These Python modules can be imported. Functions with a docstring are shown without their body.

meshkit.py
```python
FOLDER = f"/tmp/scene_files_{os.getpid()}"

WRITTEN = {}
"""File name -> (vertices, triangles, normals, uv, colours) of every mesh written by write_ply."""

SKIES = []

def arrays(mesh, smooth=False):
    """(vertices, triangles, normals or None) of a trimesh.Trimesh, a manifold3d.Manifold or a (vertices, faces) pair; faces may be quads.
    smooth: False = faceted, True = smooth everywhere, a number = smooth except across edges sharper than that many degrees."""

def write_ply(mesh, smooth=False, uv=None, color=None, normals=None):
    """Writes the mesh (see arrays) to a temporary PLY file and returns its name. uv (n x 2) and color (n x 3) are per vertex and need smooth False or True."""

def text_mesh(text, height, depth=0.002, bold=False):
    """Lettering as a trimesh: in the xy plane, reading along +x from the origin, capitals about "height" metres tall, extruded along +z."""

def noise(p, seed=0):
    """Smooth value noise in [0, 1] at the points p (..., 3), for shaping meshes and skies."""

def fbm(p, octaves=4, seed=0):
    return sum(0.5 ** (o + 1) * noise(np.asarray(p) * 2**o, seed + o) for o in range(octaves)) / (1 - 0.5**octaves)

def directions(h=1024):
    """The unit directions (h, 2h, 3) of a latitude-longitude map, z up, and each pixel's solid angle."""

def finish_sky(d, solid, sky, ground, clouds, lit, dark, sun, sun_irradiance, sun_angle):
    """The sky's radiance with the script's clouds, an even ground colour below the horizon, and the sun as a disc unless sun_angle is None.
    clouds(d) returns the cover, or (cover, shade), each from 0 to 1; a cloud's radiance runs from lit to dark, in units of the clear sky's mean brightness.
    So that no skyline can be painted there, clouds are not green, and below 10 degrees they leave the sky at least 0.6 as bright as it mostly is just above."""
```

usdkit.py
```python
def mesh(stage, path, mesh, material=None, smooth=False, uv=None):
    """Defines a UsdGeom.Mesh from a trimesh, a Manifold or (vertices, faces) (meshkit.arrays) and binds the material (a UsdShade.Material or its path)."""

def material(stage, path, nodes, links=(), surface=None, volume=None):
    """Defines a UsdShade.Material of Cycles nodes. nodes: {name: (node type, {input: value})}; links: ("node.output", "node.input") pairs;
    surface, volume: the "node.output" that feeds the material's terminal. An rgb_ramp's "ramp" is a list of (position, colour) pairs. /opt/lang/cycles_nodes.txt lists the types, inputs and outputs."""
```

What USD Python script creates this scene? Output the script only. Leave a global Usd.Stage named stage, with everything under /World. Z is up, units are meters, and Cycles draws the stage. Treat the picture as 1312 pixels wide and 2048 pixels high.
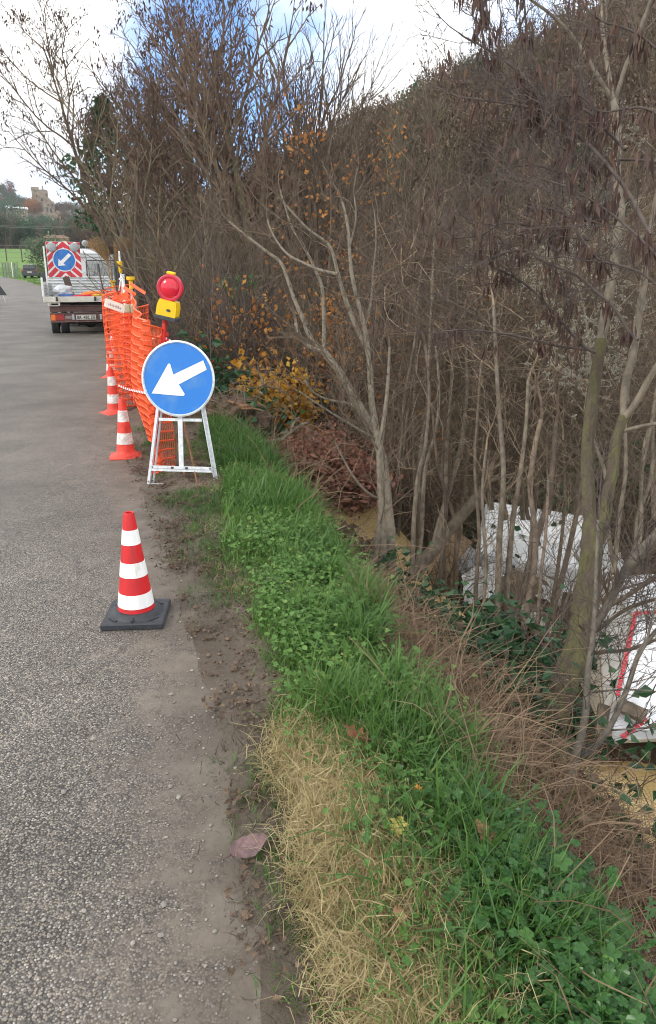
import math
import numpy as np
import trimesh
import usdkit
import meshkit
from meshkit import fbm
from scipy.interpolate import PchipInterpolator
from shapely.geometry import Polygon, Point, box as sbox
from shapely import affinity
from pxr import Usd, UsdGeom, UsdLux, UsdShade, Gf, Sdf, Vt

stage = Usd.Stage.CreateInMemory()
UsdGeom.SetStageUpAxis(stage, 'Z')
UsdGeom.SetStageMetersPerUnit(stage, 1.0)
UsdGeom.Xform.Define(stage, '/World')
UsdGeom.Scope.Define(stage, '/World/Looks')

# ------------------------------------------------------------------ camera
CAM_Z, PITCH, FPX = 1.65, math.radians(17.25), 1500.0
cam = UsdGeom.Camera.Define(stage, '/World/camera')
cam.CreateHorizontalApertureAttr(36.0)
cam.CreateFocalLengthAttr(36.0 * FPX / 1312.0)
cam.CreateExposureAttr(0.55)
cam.AddTranslateOp().Set((0, 0, CAM_Z))
cam.AddRotateXOp().Set(90.0 - math.degrees(PITCH))

# ------------------------------------------------------------------ sky and sun
SUN_EL, SUN_AZ = math.radians(34), math.radians(235)
sun_dir = np.array([math.cos(SUN_EL) * math.sin(SUN_AZ), math.cos(SUN_EL) * math.cos(SUN_AZ), math.sin(SUN_EL)])
sky = UsdLux.DomeLight.Define(stage, '/World/sky')
sky_mat = usdkit.material(stage, '/World/Looks/sky', {
    "sky": ("sky_texture", {"sky_type": "single_scattering", "sun_disc": False, "sun_elevation": SUN_EL, "sun_rotation": SUN_AZ}),
    "blue": ("mix_color", {"blend_type": "multiply", "fac": 1.0, "b": (0.85, 1.35, 2.0), "use_clamp": False}),
    "tc": ("texture_coordinate", {}),
    "map": ("mapping", {"scale": (1.0, 1.0, 2.1), "location": (0.35, 0.1, 0.0)}),
    "n1": ("noise_texture", {"scale": 2.1, "detail": 7.0, "roughness": 0.52, "distortion": 0.25}),
    "cov": ("map_range", {"from_min": 0.27, "from_max": 0.43, "to_min": 0.0, "to_max": 1.0, "clamp": True}),
    "gap": ("vector_math", {"math_type": "distance", "vector2": (-0.115, 0.965, 0.215)}),
    "gapr": ("map_range", {"range_type": "smoothstep", "from_min": 0.03, "from_max": 0.24, "to_min": 0.27, "to_max": 0.0, "clamp": True}),
    "sub": ("math", {"math_type": "subtract"}),
    "n2": ("noise_texture", {"scale": 3.1, "detail": 6.0, "roughness": 0.55}),
    "shade": ("rgb_ramp", {"ramp": [(0.0, (8.7, 9.1, 9.7)), (0.42, (9.5, 9.8, 10.2)), (0.6, (12.4, 12.4, 12.2)), (1.0, (13.6, 13.5, 13.1))]}),
    "scale": ("mix_color", {"blend_type": "multiply", "fac": 1.0, "b": (1.0, 1.0, 1.0), "use_clamp": False}),
    "mix": ("mix_color", {"use_clamp": False}),
    "bg": ("background_shader", {"strength": 0.1}),
}, [("tc.generated", "map.vector"), ("map.vector", "n1.vector"), ("map.vector", "n2.vector"), ("tc.generated", "gap.vector1"),
    ("gap.value", "gapr.value"), ("n1.fac", "sub.value1"), ("gapr.result", "sub.value2"), ("sub.value", "cov.value"),
    ("n2.fac", "shade.fac"), ("sky.color", "blue.a"), ("cov.result", "mix.fac"), ("blue.result", "mix.a"), ("shade.color", "scale.a"),
    ("scale.result", "mix.b"), ("mix.result", "bg.color")], surface="bg.background")
UsdShade.MaterialBindingAPI.Apply(sky.GetPrim()).Bind(sky_mat)
sky.GetPrim().SetCustomDataByKey('kind', 'structure')
sky.GetPrim().SetCustomDataByKey('label', 'bright white overcast sky with pale blue gaps')
sun = UsdLux.DistantLight.Define(stage, '/World/sun')
sun.CreateIntensityAttr(0.4)
sun.CreateAngleAttr(14.0)
sun.CreateNormalizeAttr(True)
sun.CreateColorAttr(Gf.Vec3f(1.0, 0.95, 0.88))
sun.AddTransformOp().Set(Gf.Matrix4d(Gf.Rotation(Gf.Vec3d(0, 0, 1), Gf.Vec3d(*map(float, sun_dir))), Gf.Vec3d(0, 0, 0)))

# ------------------------------------------------------------------ helpers: naming, things, parts
used = {}


def numbered(parent, name):
    k = (parent, name)
    n = used.get(k, -1) + 1
    used[k] = n
    return f"{parent}/{name}" + (f"_{n:03d}" if n else "")


def tag(prim, label=None, cat=None, group=None, kind=None):
    p = prim.GetPrim()
    for key, val in (('label', label), ('category', cat), ('group', group), ('kind', kind)):
        if val:
            p.SetCustomDataByKey(key, val)
    return p


def thing(name, label, cat, loc=(0, 0, 0), rotz=0.0, group=None, scale=None, tilt=None):
    x = UsdGeom.Xform.Define(stage, numbered('/World', name))
    x.AddTranslateOp().Set(Gf.Vec3d(*map(float, loc)))
    x.AddRotateZOp().Set(float(rotz))
    if tilt:
        x.AddRotateXOp().Set(float(tilt[0]))
        x.AddRotateYOp().Set(float(tilt[1]))
    if scale:
        x.AddScaleOp().Set(Gf.Vec3f(*([float(scale)] * 3 if np.ndim(scale) == 0 else map(float, scale))))
    return tag(x, label, cat, group)


def copy_of(src, loc, rotz, label, group=None, scale=None, tilt=None, cat=None):
    x = thing(src.GetName().rstrip('0123456789_') if src.GetName()[-3:].isdigit() else src.GetName(), label,
              cat or src.GetCustomDataByKey('category'), loc, rotz, group, scale, tilt)
    x.GetReferences().AddInternalReference(src.GetPath())
    x.SetInstanceable(True)
    return x


def part(parent, name, mesh, mat, smooth=False, label=None, kind=None, rnd=None, prim=None):
    """One mesh under parent ('/World' for a top-level one)."""
    base = parent if isinstance(parent, str) else str((parent.GetPrim() if hasattr(parent, 'GetPrim') else parent).GetPath())
    m = usdkit.mesh(stage, numbered(base, name), mesh, MAT[mat] if isinstance(mat, str) else mat, smooth)
    for key, val in (('rnd', rnd),) + tuple((prim or {}).items()):
        if val is not None:
            UsdGeom.PrimvarsAPI(m).CreatePrimvar(key, Sdf.ValueTypeNames.FloatArray, 'vertex').Set(Vt.FloatArray.FromNumpy(np.asarray(val, np.float32)))
    if label or kind:
        tag(m, label, kind=kind)
    return m.GetPrim()


# ------------------------------------------------------------------ helpers: materials
MAT = {}


def mat(name, col, rough=0.6, var=0.18, scale=14.0, bump=0.0, bump_scale=None, metallic=0.0, spec=0.5, col2=None, coat=0.0, stretch=None, rnd=0.0, detail=4.0, lo=0.35, hi=0.65):
    """Principled with position noise between two tones, optional bump and per-object variation."""
    c1 = tuple(c * (1 - var) for c in col)
    c2 = col2 or tuple(min(c * (1 + var), 0.95) for c in col)
    nodes = {"geo": ("geometry", {}), "mp": ("mapping", {"scale": stretch or (1, 1, 1)}),
             "n": ("noise_texture", {"scale": scale, "detail": detail, "roughness": 0.6}),
             "r": ("map_range", {"from_min": lo, "from_max": hi, "clamp": True}),
             "mix": ("mix_color", {"a": c1, "b": c2}),
             "p": ("principled_bsdf", {"roughness": rough, "metallic": metallic, "specular_ior_level": spec, "coat_weight": coat})}
    links = [("geo.position", "mp.vector"), ("mp.vector", "n.vector"), ("n.fac", "r.value"), ("r.result", "mix.fac")]
    out = "mix.result"
    if rnd:
        nodes["oi"] = ("object_info", {})
        nodes["or"] = ("map_range", {"from_min": 0.0, "from_max": 1.0, "to_min": 1 - rnd, "to_max": 1 + rnd})
        nodes["cc"] = ("combine_color", {})
        nodes["mul"] = ("mix_color", {"blend_type": "multiply", "fac": 1.0, "use_clamp": False})
        links += [("oi.random", "or.value"), ("or.result", "cc.r"), ("or.result", "cc.g"), ("or.result", "cc.b"), (out, "mul.a"), ("cc.color", "mul.b")]
        out = "mul.result"
    links.append((out, "p.base_color"))
    if bump:
        nodes["bn"] = ("noise_texture", {"scale": bump_scale or scale * 3, "detail": 5.0, "roughness": 0.65})
        nodes["b"] = ("bump", {"strength": 1.0, "distance": bump})
        links += [("mp.vector", "bn.vector"), ("bn.fac", "b.height"), ("b.normal", "p.normal")]
    MAT[name] = usdkit.material(stage, f"/World/Looks/{name}", nodes, links, surface="p.BSDF")
    return MAT[name]


def leaf_mat(name, stops, rough=0.55, trans=0.3, spec=0.35):
    """Leaves and blades: a per-leaf primvar and a per-instance random number pick the tone; some light passes through."""
    nodes = {"a": ("attribute", {"attribute": "rnd"}), "oi": ("object_info", {}),
             "m1": ("math", {"math_type": "multiply", "value2": 0.78}), "m2": ("math", {"math_type": "multiply_add", "value2": 0.22}),
             "ramp": ("rgb_ramp", {"ramp": stops}),
             "p": ("principled_bsdf", {"roughness": rough, "specular_ior_level": spec}),
             "t": ("translucent_bsdf", {}), "mix": ("mix_closure", {"fac": trans})}
    links = [("a.fac", "m1.value1"), ("oi.random", "m2.value1"), ("m1.value", "m2.value3"), ("m2.value", "ramp.fac"), ("ramp.color", "p.base_color"),
             ("ramp.color", "t.color"), ("p.BSDF", "mix.closure1"), ("t.BSDF", "mix.closure2")]
    MAT[name] = usdkit.material(stage, f"/World/Looks/{name}", nodes, links, surface="mix.closure")


# barks
mat('bark_brown', (0.12, 0.09, 0.065), 0.9, 0.35, 22, bump=0.006, stretch=(1, 1, 0.35), rnd=0.25)
mat('bark_grey', (0.15, 0.123, 0.09), 0.85, 0.35, 20, bump=0.006, stretch=(1, 1, 0.4), rnd=0.2)
mat('bark_pale', (0.235, 0.20, 0.15), 0.85, 0.15, 26, bump=0.008, col2=(0.12, 0.105, 0.075), stretch=(1, 1, 0.7), lo=.45, hi=.62, detail=8)
mat('bark_smooth', (0.17, 0.15, 0.12), 0.8, 0.15, 22, bump=0.005, col2=(0.09, 0.078, 0.062), stretch=(1, 1, 0.7), lo=.42, hi=.62, detail=8)
mat('bark_dark', (0.075, 0.057, 0.05), 0.9, 0.3, 20, bump=0.004, rnd=0.2)
mat('twig_brown', (0.088, 0.063, 0.043), 0.9, 0.35, 9, rnd=0.35)
mat('twig_warm', (0.125, 0.083, 0.057), 0.9, 0.35, 9, rnd=0.3)
mat('twig_tan', (0.185, 0.14, 0.095), 0.9, 0.35, 9, rnd=0.3)
mat('twig_olive', (0.088, 0.071, 0.043), 0.9, 0.35, 7, rnd=0.35)
mat('bark_moss', (0.145, 0.112, 0.076), 0.95, 0.4, 13, bump=0.03, bump_scale=40, col2=(0.105, 0.098, 0.042), stretch=(1, 1, 0.22), lo=0.45, hi=0.58)
# foliage
leaf_mat('grass_green', [(0.0, (0.022, 0.058, 0.014)), (0.3, (0.055, 0.125, 0.026)), (0.7, (0.105, 0.205, 0.042)), (0.9, (0.185, 0.275, 0.08)), (1.0, (0.36, 0.32, 0.14))], 0.45, 0.3)
leaf_mat('grass_blue', [(0.0, (0.03, 0.09, 0.03)), (0.5, (0.05, 0.15, 0.045)), (0.9, (0.10, 0.22, 0.075)), (1.0, (0.3, 0.3, 0.12))], 0.4, 0.25)
leaf_mat('grass_straw', [(0.0, (0.13, 0.095, 0.05)), (0.25, (0.24, 0.18, 0.085)), (0.5, (0.40, 0.32, 0.16)), (0.7, (0.52, 0.44, 0.26)), (0.82, (0.30, 0.29, 0.12)), (1.0, (0.11, 0.18, 0.04))], 0.65, 0.25)
leaf_mat('stem_dry', [(0.0, (0.10, 0.062, 0.04)), (0.45, (0.20, 0.135, 0.085)), (0.8, (0.31, 0.225, 0.145)), (1.0, (0.40, 0.31, 0.2))], 0.8, 0.05)
leaf_mat('grass_dead', [(0.0, (0.03, 0.023, 0.016)), (0.6, (0.075, 0.06, 0.04)), (1.0, (0.19, 0.17, 0.10))], 0.7, 0.1)
leaf_mat('leaf_herb', [(0.0, (0.03, 0.075, 0.02)), (0.45, (0.07, 0.16, 0.034)), (0.8, (0.13, 0.25, 0.055)), (0.92, (0.24, 0.28, 0.07)), (1.0, (0.28, 0.19, 0.07))], 0.4, 0.3)
leaf_mat('leaf_ivy', [(0.0, (0.022, 0.065, 0.02)), (0.5, (0.042, 0.12, 0.028)), (0.85, (0.085, 0.19, 0.04)), (1.0, (0.16, 0.26, 0.06))], 0.35, 0.2)
leaf_mat('leaf_bramble', [(0.0, (0.015, 0.045, 0.02)), (0.6, (0.03, 0.085, 0.035)), (1.0, (0.06, 0.13, 0.05))], 0.4, 0.2)
leaf_mat('leaf_orange', [(0.0, (0.19, 0.07, 0.022)), (0.5, (0.32, 0.125, 0.03)), (1.0, (0.42, 0.21, 0.05))], 0.6, 0.35)
leaf_mat('leaf_amber', [(0.0, (0.32, 0.14, 0.02)), (0.6, (0.46, 0.25, 0.03)), (1.0, (0.36, 0.34, 0.06))], 0.6, 0.35)
leaf_mat('leaf_rust', [(0.0, (0.10, 0.042, 0.03)), (0.5, (0.20, 0.085, 0.058)), (1.0, (0.30, 0.155, 0.105))], 0.7, 0.2)
leaf_mat('leaf_hill', [(0.0, (0.08, 0.045, 0.03)), (0.5, (0.13, 0.075, 0.048)), (1.0, (0.2, 0.12, 0.075))], 0.8, 0.15)
leaf_mat('leaf_litter', [(0.0, (0.055, 0.035, 0.025)), (0.5, (0.12, 0.08, 0.055)), (1.0, (0.22, 0.16, 0.10))], 0.8, 0.1)
leaf_mat('pod_purple', [(0.0, (0.05, 0.032, 0.028)), (0.6, (0.095, 0.056, 0.045)), (1.0, (0.16, 0.09, 0.06))], 0.7, 0.25)
leaf_mat('fluff', [(0.0, (0.17, 0.155, 0.12)), (0.6, (0.26, 0.24, 0.19)), (1.0, (0.40, 0.38, 0.30))], 0.9, 0.3)
leaf_mat('leaf_olive', [(0.0, (0.06, 0.085, 0.05)), (0.6, (0.11, 0.145, 0.09)), (1.0, (0.18, 0.21, 0.14))], 0.6, 0.2)
# setting
mat('stone_old', (0.235, 0.19, 0.135), 0.9, 0.35, 0.45, bump=0.03, bump_scale=2.0, detail=8)
mat('roof_tile', (0.19, 0.105, 0.075), 0.9, 0.25, 1.2)
mat('window_grey', (0.30, 0.34, 0.34), 0.25, 0.25, 3)
mat('plaster_cream', (0.4, 0.33, 0.22), 0.9, 0.12, 0.6)
mat('window_dark', (0.03, 0.032, 0.036), 0.2, 0.2, 2)
mat('soil', (0.12, 0.082, 0.055), 0.95, 0.4, 11, bump=0.03, bump_scale=26)
mat('grain', (0.70, 0.50, 0.20), 0.9, 0.1, 7, bump=0.012, bump_scale=260, col2=(0.74, 0.56, 0.27))
mat('stone_grey', (0.24, 0.225, 0.20), 0.9, 0.3, 14, bump=0.01)
# man-made
mat('cone_red', (0.56, 0.018, 0.022), 0.45, 0.0, 22, col2=(0.30, 0.03, 0.028), coat=0.05, stretch=(1, 1, .35), lo=.5, hi=.8, detail=9)
mat('cone_red_dull', (0.66, 0.055, 0.035), 0.55, 0.16, 18)
mat('cone_white', (0.84, 0.84, 0.83), 0.42, 0.0, 22, col2=(0.50, 0.46, 0.41), stretch=(1, 1, .35), lo=.56, hi=.78, detail=9)
mat('cone_white_dirty', (0.66, 0.60, 0.57), 0.6, 0.25, 32, col2=(0.8, 0.78, 0.76))
mat('rubber_black', (0.025, 0.028, 0.035), 0.55, 0.25, 24, bump=0.0015)
mat('sign_blue', (0.010, 0.165, 0.56), 0.34, 0.0, 7, col2=(0.07, 0.22, 0.52), coat=0.12, lo=.5, hi=.75, detail=12)
mat('sign_white', (0.80, 0.81, 0.81), 0.38, 0.08, 9, col2=(0.86, 0.87, 0.88), detail=10)
mat('sign_red', (0.62, 0.035, 0.06), 0.4, 0.06, 6)
mat('steel_galv', (0.66, 0.69, 0.72), 0.42, 0.16, 30, metallic=0.35, bump=0.0006)
mat('steel_dark', (0.06, 0.06, 0.065), 0.5, 0.3, 40, metallic=0.5)
mat('rust', (0.16, 0.075, 0.035), 0.85, 0.35, 60, bump=0.001)
mat('net_orange', (0.84, 0.115, 0.03), 0.5, 0.12, 9)
mat('post_red', (0.6, 0.02, 0.015), 0.5, 0.12, 20)
mat('post_white', (0.75, 0.75, 0.74), 0.5, 0.1, 20)
mat('cap_yellow', (0.72, 0.44, 0.01), 0.5, 0.08, 20)
mat('lamp_yellow', (0.78, 0.48, 0.008), 0.38, 0.05, 14)
mat('lamp_red', (0.62, 0.012, 0.035), 0.2, 0.10, 60, coat=0.4)
mat('lamp_red_rim', (0.52, 0.02, 0.05), 0.3, 0.06, 30, coat=0.2)
mat('plastic_dark', (0.035, 0.04, 0.045), 0.5, 0.2, 30)
mat('beige_plastic', (0.38, 0.34, 0.22), 0.6, 0.12, 30)
mat('band_white', (0.66, 0.60, 0.54), 0.6, 0.1, 30)
mat('tape_white', (0.8, 0.8, 0.78), 0.45, 0.05, 30)
mat('tape_red', (0.62, 0.03, 0.05), 0.45, 0.08, 30)
mat('truck_white', (0.76, 0.79, 0.81), 0.42, 0.0, 3.5, col2=(0.58, 0.58, 0.55), lo=.45, hi=.75, detail=9)
mat('truck_cream', (0.58, 0.56, 0.50), 0.5, 0.12, 5)
mat('truck_maroon', (0.12, 0.045, 0.045), 0.55, 0.2, 4, col2=(0.16, 0.095, 0.08), detail=9)
mat('chassis_black', (0.022, 0.02, 0.02), 0.7, 0.3, 9)
mat('tyre', (0.022, 0.022, 0.024), 0.85, 0.25, 20)
mat('rim_grey', (0.3, 0.3, 0.31), 0.5, 0.2, 20, metallic=0.4)
mat('beacon_orange', (0.75, 0.16, 0.01), 0.3, 0.08, 20, coat=0.3)
mat('lens_grey', (0.34, 0.36, 0.38), 0.3, 0.08, 20, coat=0.3)
mat('lens_red', (0.3, 0.02, 0.02), 0.3, 0.1, 20, coat=0.3)
mat('plate_grey', (0.5, 0.49, 0.45), 0.5, 0.1, 20)
mat('letter_black', (0.02, 0.02, 0.022), 0.6, 0.1, 20)
mat('letter_grey', (0.45, 0.43, 0.41), 0.5, 0.1, 20)
mat('letter_purple', (0.28, 0.06, 0.12), 0.6, 0.1, 20)
mat('broom_straw', (0.34, 0.215, 0.10), 0.85, 0.25, 30)
mat('wood_pole', (0.33, 0.235, 0.15), 0.75, 0.2, 18)
mat('spade_rust', (0.075, 0.05, 0.042), 0.75, 0.3, 30)
mat('bag_grey', (0.5, 0.53, 0.55), 0.35, 0.2, 12)
mat('cloth_blue', (0.05, 0.10, 0.28), 0.8, 0.2, 18)
mat('cloth_orange', (0.72, 0.17, 0.03), 0.75, 0.12, 15)
mat('cloth_yellow', (0.66, 0.42, 0.06), 0.75, 0.12, 15)
mat('wreck_white', (0.70, 0.72, 0.73), 0.42, 0.14, 2.0, col2=(0.86, 0.88, 0.90), detail=9, lo=.3, hi=.55)
mat('wreck_grey', (0.42, 0.42, 0.41), 0.55, 0.2, 5)
mat('wreck_underside', (0.16, 0.12, 0.085), 0.8, 0.35, 7)
mat('glass_dark', (0.02, 0.022, 0.028), 0.08, 0.1, 4, spec=0.8)
mat('car_black', (0.012, 0.013, 0.016), 0.25, 0.1, 4, coat=0.6)
mat('wire_grey', (0.16, 0.17, 0.16), 0.6, 0.2, 8)
mat('leaf_single_purple', (0.145, 0.088, 0.085), 0.6, 0.3, 60, bump=0.001)
mat('leaf_single_brown', (0.24, 0.13, 0.065), 0.65, 0.3, 60, bump=0.001)
mat('leaf_single_red', (0.28, 0.075, 0.05), 0.6, 0.25, 60)
mat('leaf_single_yellow', (0.33, 0.29, 0.06), 0.6, 0.25, 60)
mat('leaf_single_orange', (0.6, 0.24, 0.02), 0.6, 0.2, 60)
mat('greenhouse_white', (0.62, 0.65, 0.68), 0.4, 0.08, 2)
MAT['pane'] = usdkit.material(stage, '/World/Looks/pane', {"f": ("fresnel", {"IOR": 1.5}), "t": ("transparent_bsdf", {"color": (0.5, 0.54, 0.55)}), "g": ("glossy_bsdf", {"roughness": 0.05}), "m": ("mix_closure", {})},
                              [("f.fac", "m.fac"), ("t.BSDF", "m.closure1"), ("g.BSDF", "m.closure2")], surface="m.closure")

# ------------------------------------------------------------------ helpers: geometry
SIN, COS = math.sin(PITCH), math.cos(PITCH)


def ray(px, py):
    """Direction of the sight line through a pixel of the 1312 x 2048 photograph (unit depth along the lens axis); used only to measure places."""
    u, v = (px - 656) / FPX, (1024 - py) / FPX
    return np.array([u, COS + v * SIN, -SIN + v * COS])


def at(px, py, t):
    return np.array([0, 0, CAM_Z]) + t * ray(px, py)


def cat_mesh(ms):
    ms = [m for m in ms if m is not None]
    v, f, n = [], [], 0
    for m in ms:
        a, b = (np.asarray(m.vertices), np.asarray(m.faces)) if hasattr(m, 'vertices') else (np.asarray(m[0], float), np.asarray(m[1], int))
        v.append(a)
        f.append(b + n)
        n += len(a)
    return np.vstack(v), np.vstack(f)


def bx(x0, x1, y0, y1, z0, z1, bev=0.0):
    b = trimesh.creation.box([x1 - x0, y1 - y0, z1 - z0])
    if bev:
        import manifold3d as m3
        hx, hy, hz = (x1 - x0) / 2 - bev, (y1 - y0) / 2 - bev, (z1 - z0) / 2 - bev
        pts = []
        for a in (-1, 1):
            for b_ in (-1, 1):
                for c in (-1, 1):
                    pts += [(a * (hx + bev), b_ * hy, c * hz), (a * hx, b_ * (hy + bev), c * hz), (a * hx, b_ * hy, c * (hz + bev))]
        b = trimesh.convex.convex_hull(np.array(pts))
    b.apply_translation([(x0 + x1) / 2, (y0 + y1) / 2, (z0 + z1) / 2])
    return b


def frames(P):
    T = np.gradient(P, axis=1)
    T /= np.maximum(np.linalg.norm(T, axis=2, keepdims=True), 1e-9)
    mean = T.mean(1)
    ref = np.where(np.abs(mean[:, 2:3]) > 0.75, np.array([[1.0, 0.13, 0]]), np.array([[0.05, 0.1, 1.0]]))[:, None, :]
    A = np.cross(T, np.broadcast_to(ref, T.shape))
    A /= np.maximum(np.linalg.norm(A, axis=2, keepdims=True), 1e-9)
    return T, A, np.cross(T, A)


def tubes(polys, sides=3):
    """polys: list of (points (n,3), radii (n,)). One (v, f) of open-ended tubes, plus a per-vertex random number per tube."""
    by = {}
    for P, R in polys:
        by.setdefault(len(P), []).append((P, R))
    V, F, Q, off = [], [], [], 0
    rng = np.random.default_rng(5)
    for n, L in by.items():
        P = np.array([p for p, _ in L], float)
        R = np.array([np.broadcast_to(r, n) for _, r in L], float)
        m = len(L)
        _, A, B = frames(P)
        ang = np.arange(sides) * 2 * np.pi / sides
        ring = P[:, :, None] + R[:, :, None, None] * (np.cos(ang)[None, None, :, None] * A[:, :, None] + np.sin(ang)[None, None, :, None] * B[:, :, None])
        V.append(ring.reshape(-1, 3))
        i, j, k = np.meshgrid(np.arange(m), np.arange(n - 1), np.arange(sides), indexing='ij')
        a = (i * n + j) * sides + k
        b = (i * n + j) * sides + (k + 1) % sides
        c, d = a + sides, b + sides
        F.append(np.stack([np.stack([a, b, d], -1), np.stack([a, d, c], -1)], -2).reshape(-1, 3) + off)
        Q.append(np.repeat(rng.random(m), n * sides))
        off += m * n * sides
    return (np.vstack(V), np.vstack(F)), np.concatenate(Q)


def rod(a, b, r, sides=10, r2=None):
    a, b = np.asarray(a, float), np.asarray(b, float)
    (v, f), _ = tubes([(np.array([a, a + (b - a) * 0.5, b]), np.array([r, (r + (r2 or r)) / 2, r2 or r]))], sides)
    n = len(v)
    v = np.vstack([v, a, b])
    for k in range(sides):
        f = np.vstack([f, [[n, (k + 1) % sides, k], [n + 1, 2 * sides + k, 2 * sides + (k + 1) % sides]]])
    return v, f


def lathe(profile, n=48):
    m = trimesh.creation.revolve(np.array(profile, float), sections=n)
    return m


def bez(pts, n):
    """Smooth resample of a list of points (Catmull-Rom)."""
    P = np.array(pts, float)
    if len(P) < 3:
        return P[0] + (P[-1] - P[0]) * np.linspace(0, 1, n)[:, None]
    d = np.r_[0, np.cumsum(np.maximum(np.linalg.norm(np.diff(P, axis=0), axis=1), 1e-6))]
    return PchipInterpolator(d, P)(np.linspace(0, d[-1], n))


def bar(a, b, w, h, up=(0, 0, 1)):
    """A rectangular bar from a to b: w across, h along up."""
    a, b, up = np.asarray(a, float), np.asarray(b, float), np.asarray(up, float)
    t = (b - a) / np.linalg.norm(b - a)
    s = np.cross(t, up)
    s /= np.linalg.norm(s)
    q = np.cross(s, t)
    v = [p + s * w / 2 * i + q * h / 2 * j for p in (a, b) for i, j in ((-1, -1), (1, -1), (1, 1), (-1, 1))]
    f = [[0, 1, 2], [0, 2, 3], [4, 6, 5], [4, 7, 6]]
    for k in range(4):
        l = (k + 1) % 4
        f += [[k, k + 4, l + 4], [k, l + 4, l]]
    m = trimesh.Trimesh(np.array(v), np.array(f), process=False)
    m.fix_normals()
    return m


def extr(poly, depth):
    gs = [g for g in getattr(poly, 'geoms', [poly]) if g.area > 1e-7]
    return trimesh.util.concatenate([trimesh.creation.extrude_polygon(g, depth, engine='earcut') for g in gs])


def stand(mesh, y=0.0):
    """Turn an xy drawing with depth +z so that it stands in the xz plane and faces -y, front at y."""
    m = mesh.copy()
    R = np.array([[1, 0, 0, 0], [0, 0, -1, y], [0, 1, 0, 0], [0, 0, 0, 1.0]])
    m.apply_transform(R)
    return m


# ------------------------------------------------------------------ the ground
EDGE = PchipInterpolator([-30, -8, 0, 1.31, 2.37, 4.0, 5.84, 8.77, 14, 23.4, 40, 60, 100, 160, 260, 1000],
                         [7.5, 2.0, 0.2, -0.065, -0.285, -0.80, -1.42, -2.42, -3.95, -6.45, -12.4, -21.3, -42, -80, -150, -700])
CREST = PchipInterpolator([-30, 1.2, 2.2, 3.2, 4.3, 7.2, 10, 14, 1000], [0.66, 0.67, 0.70, 0.81, 0.95, 1.20, 1.40, 1.7, 1.7])
ROADW = 6.4


def smooth(a, b, x):
    t = np.clip((np.asarray(x, float) - a) / (b - a), 0, 1)
    return t * t * (3 - 2 * t)


def base_z(y):
    y = np.asarray(y, float)
    return 0.028 * np.maximum(0, np.log1p(np.exp(np.clip((y - 27) / 4, -30, 30))) * 4) * (y < 100) + (y >= 100) * (2.044 + 0.03 * (np.minimum(y, 230) - 100))


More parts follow.
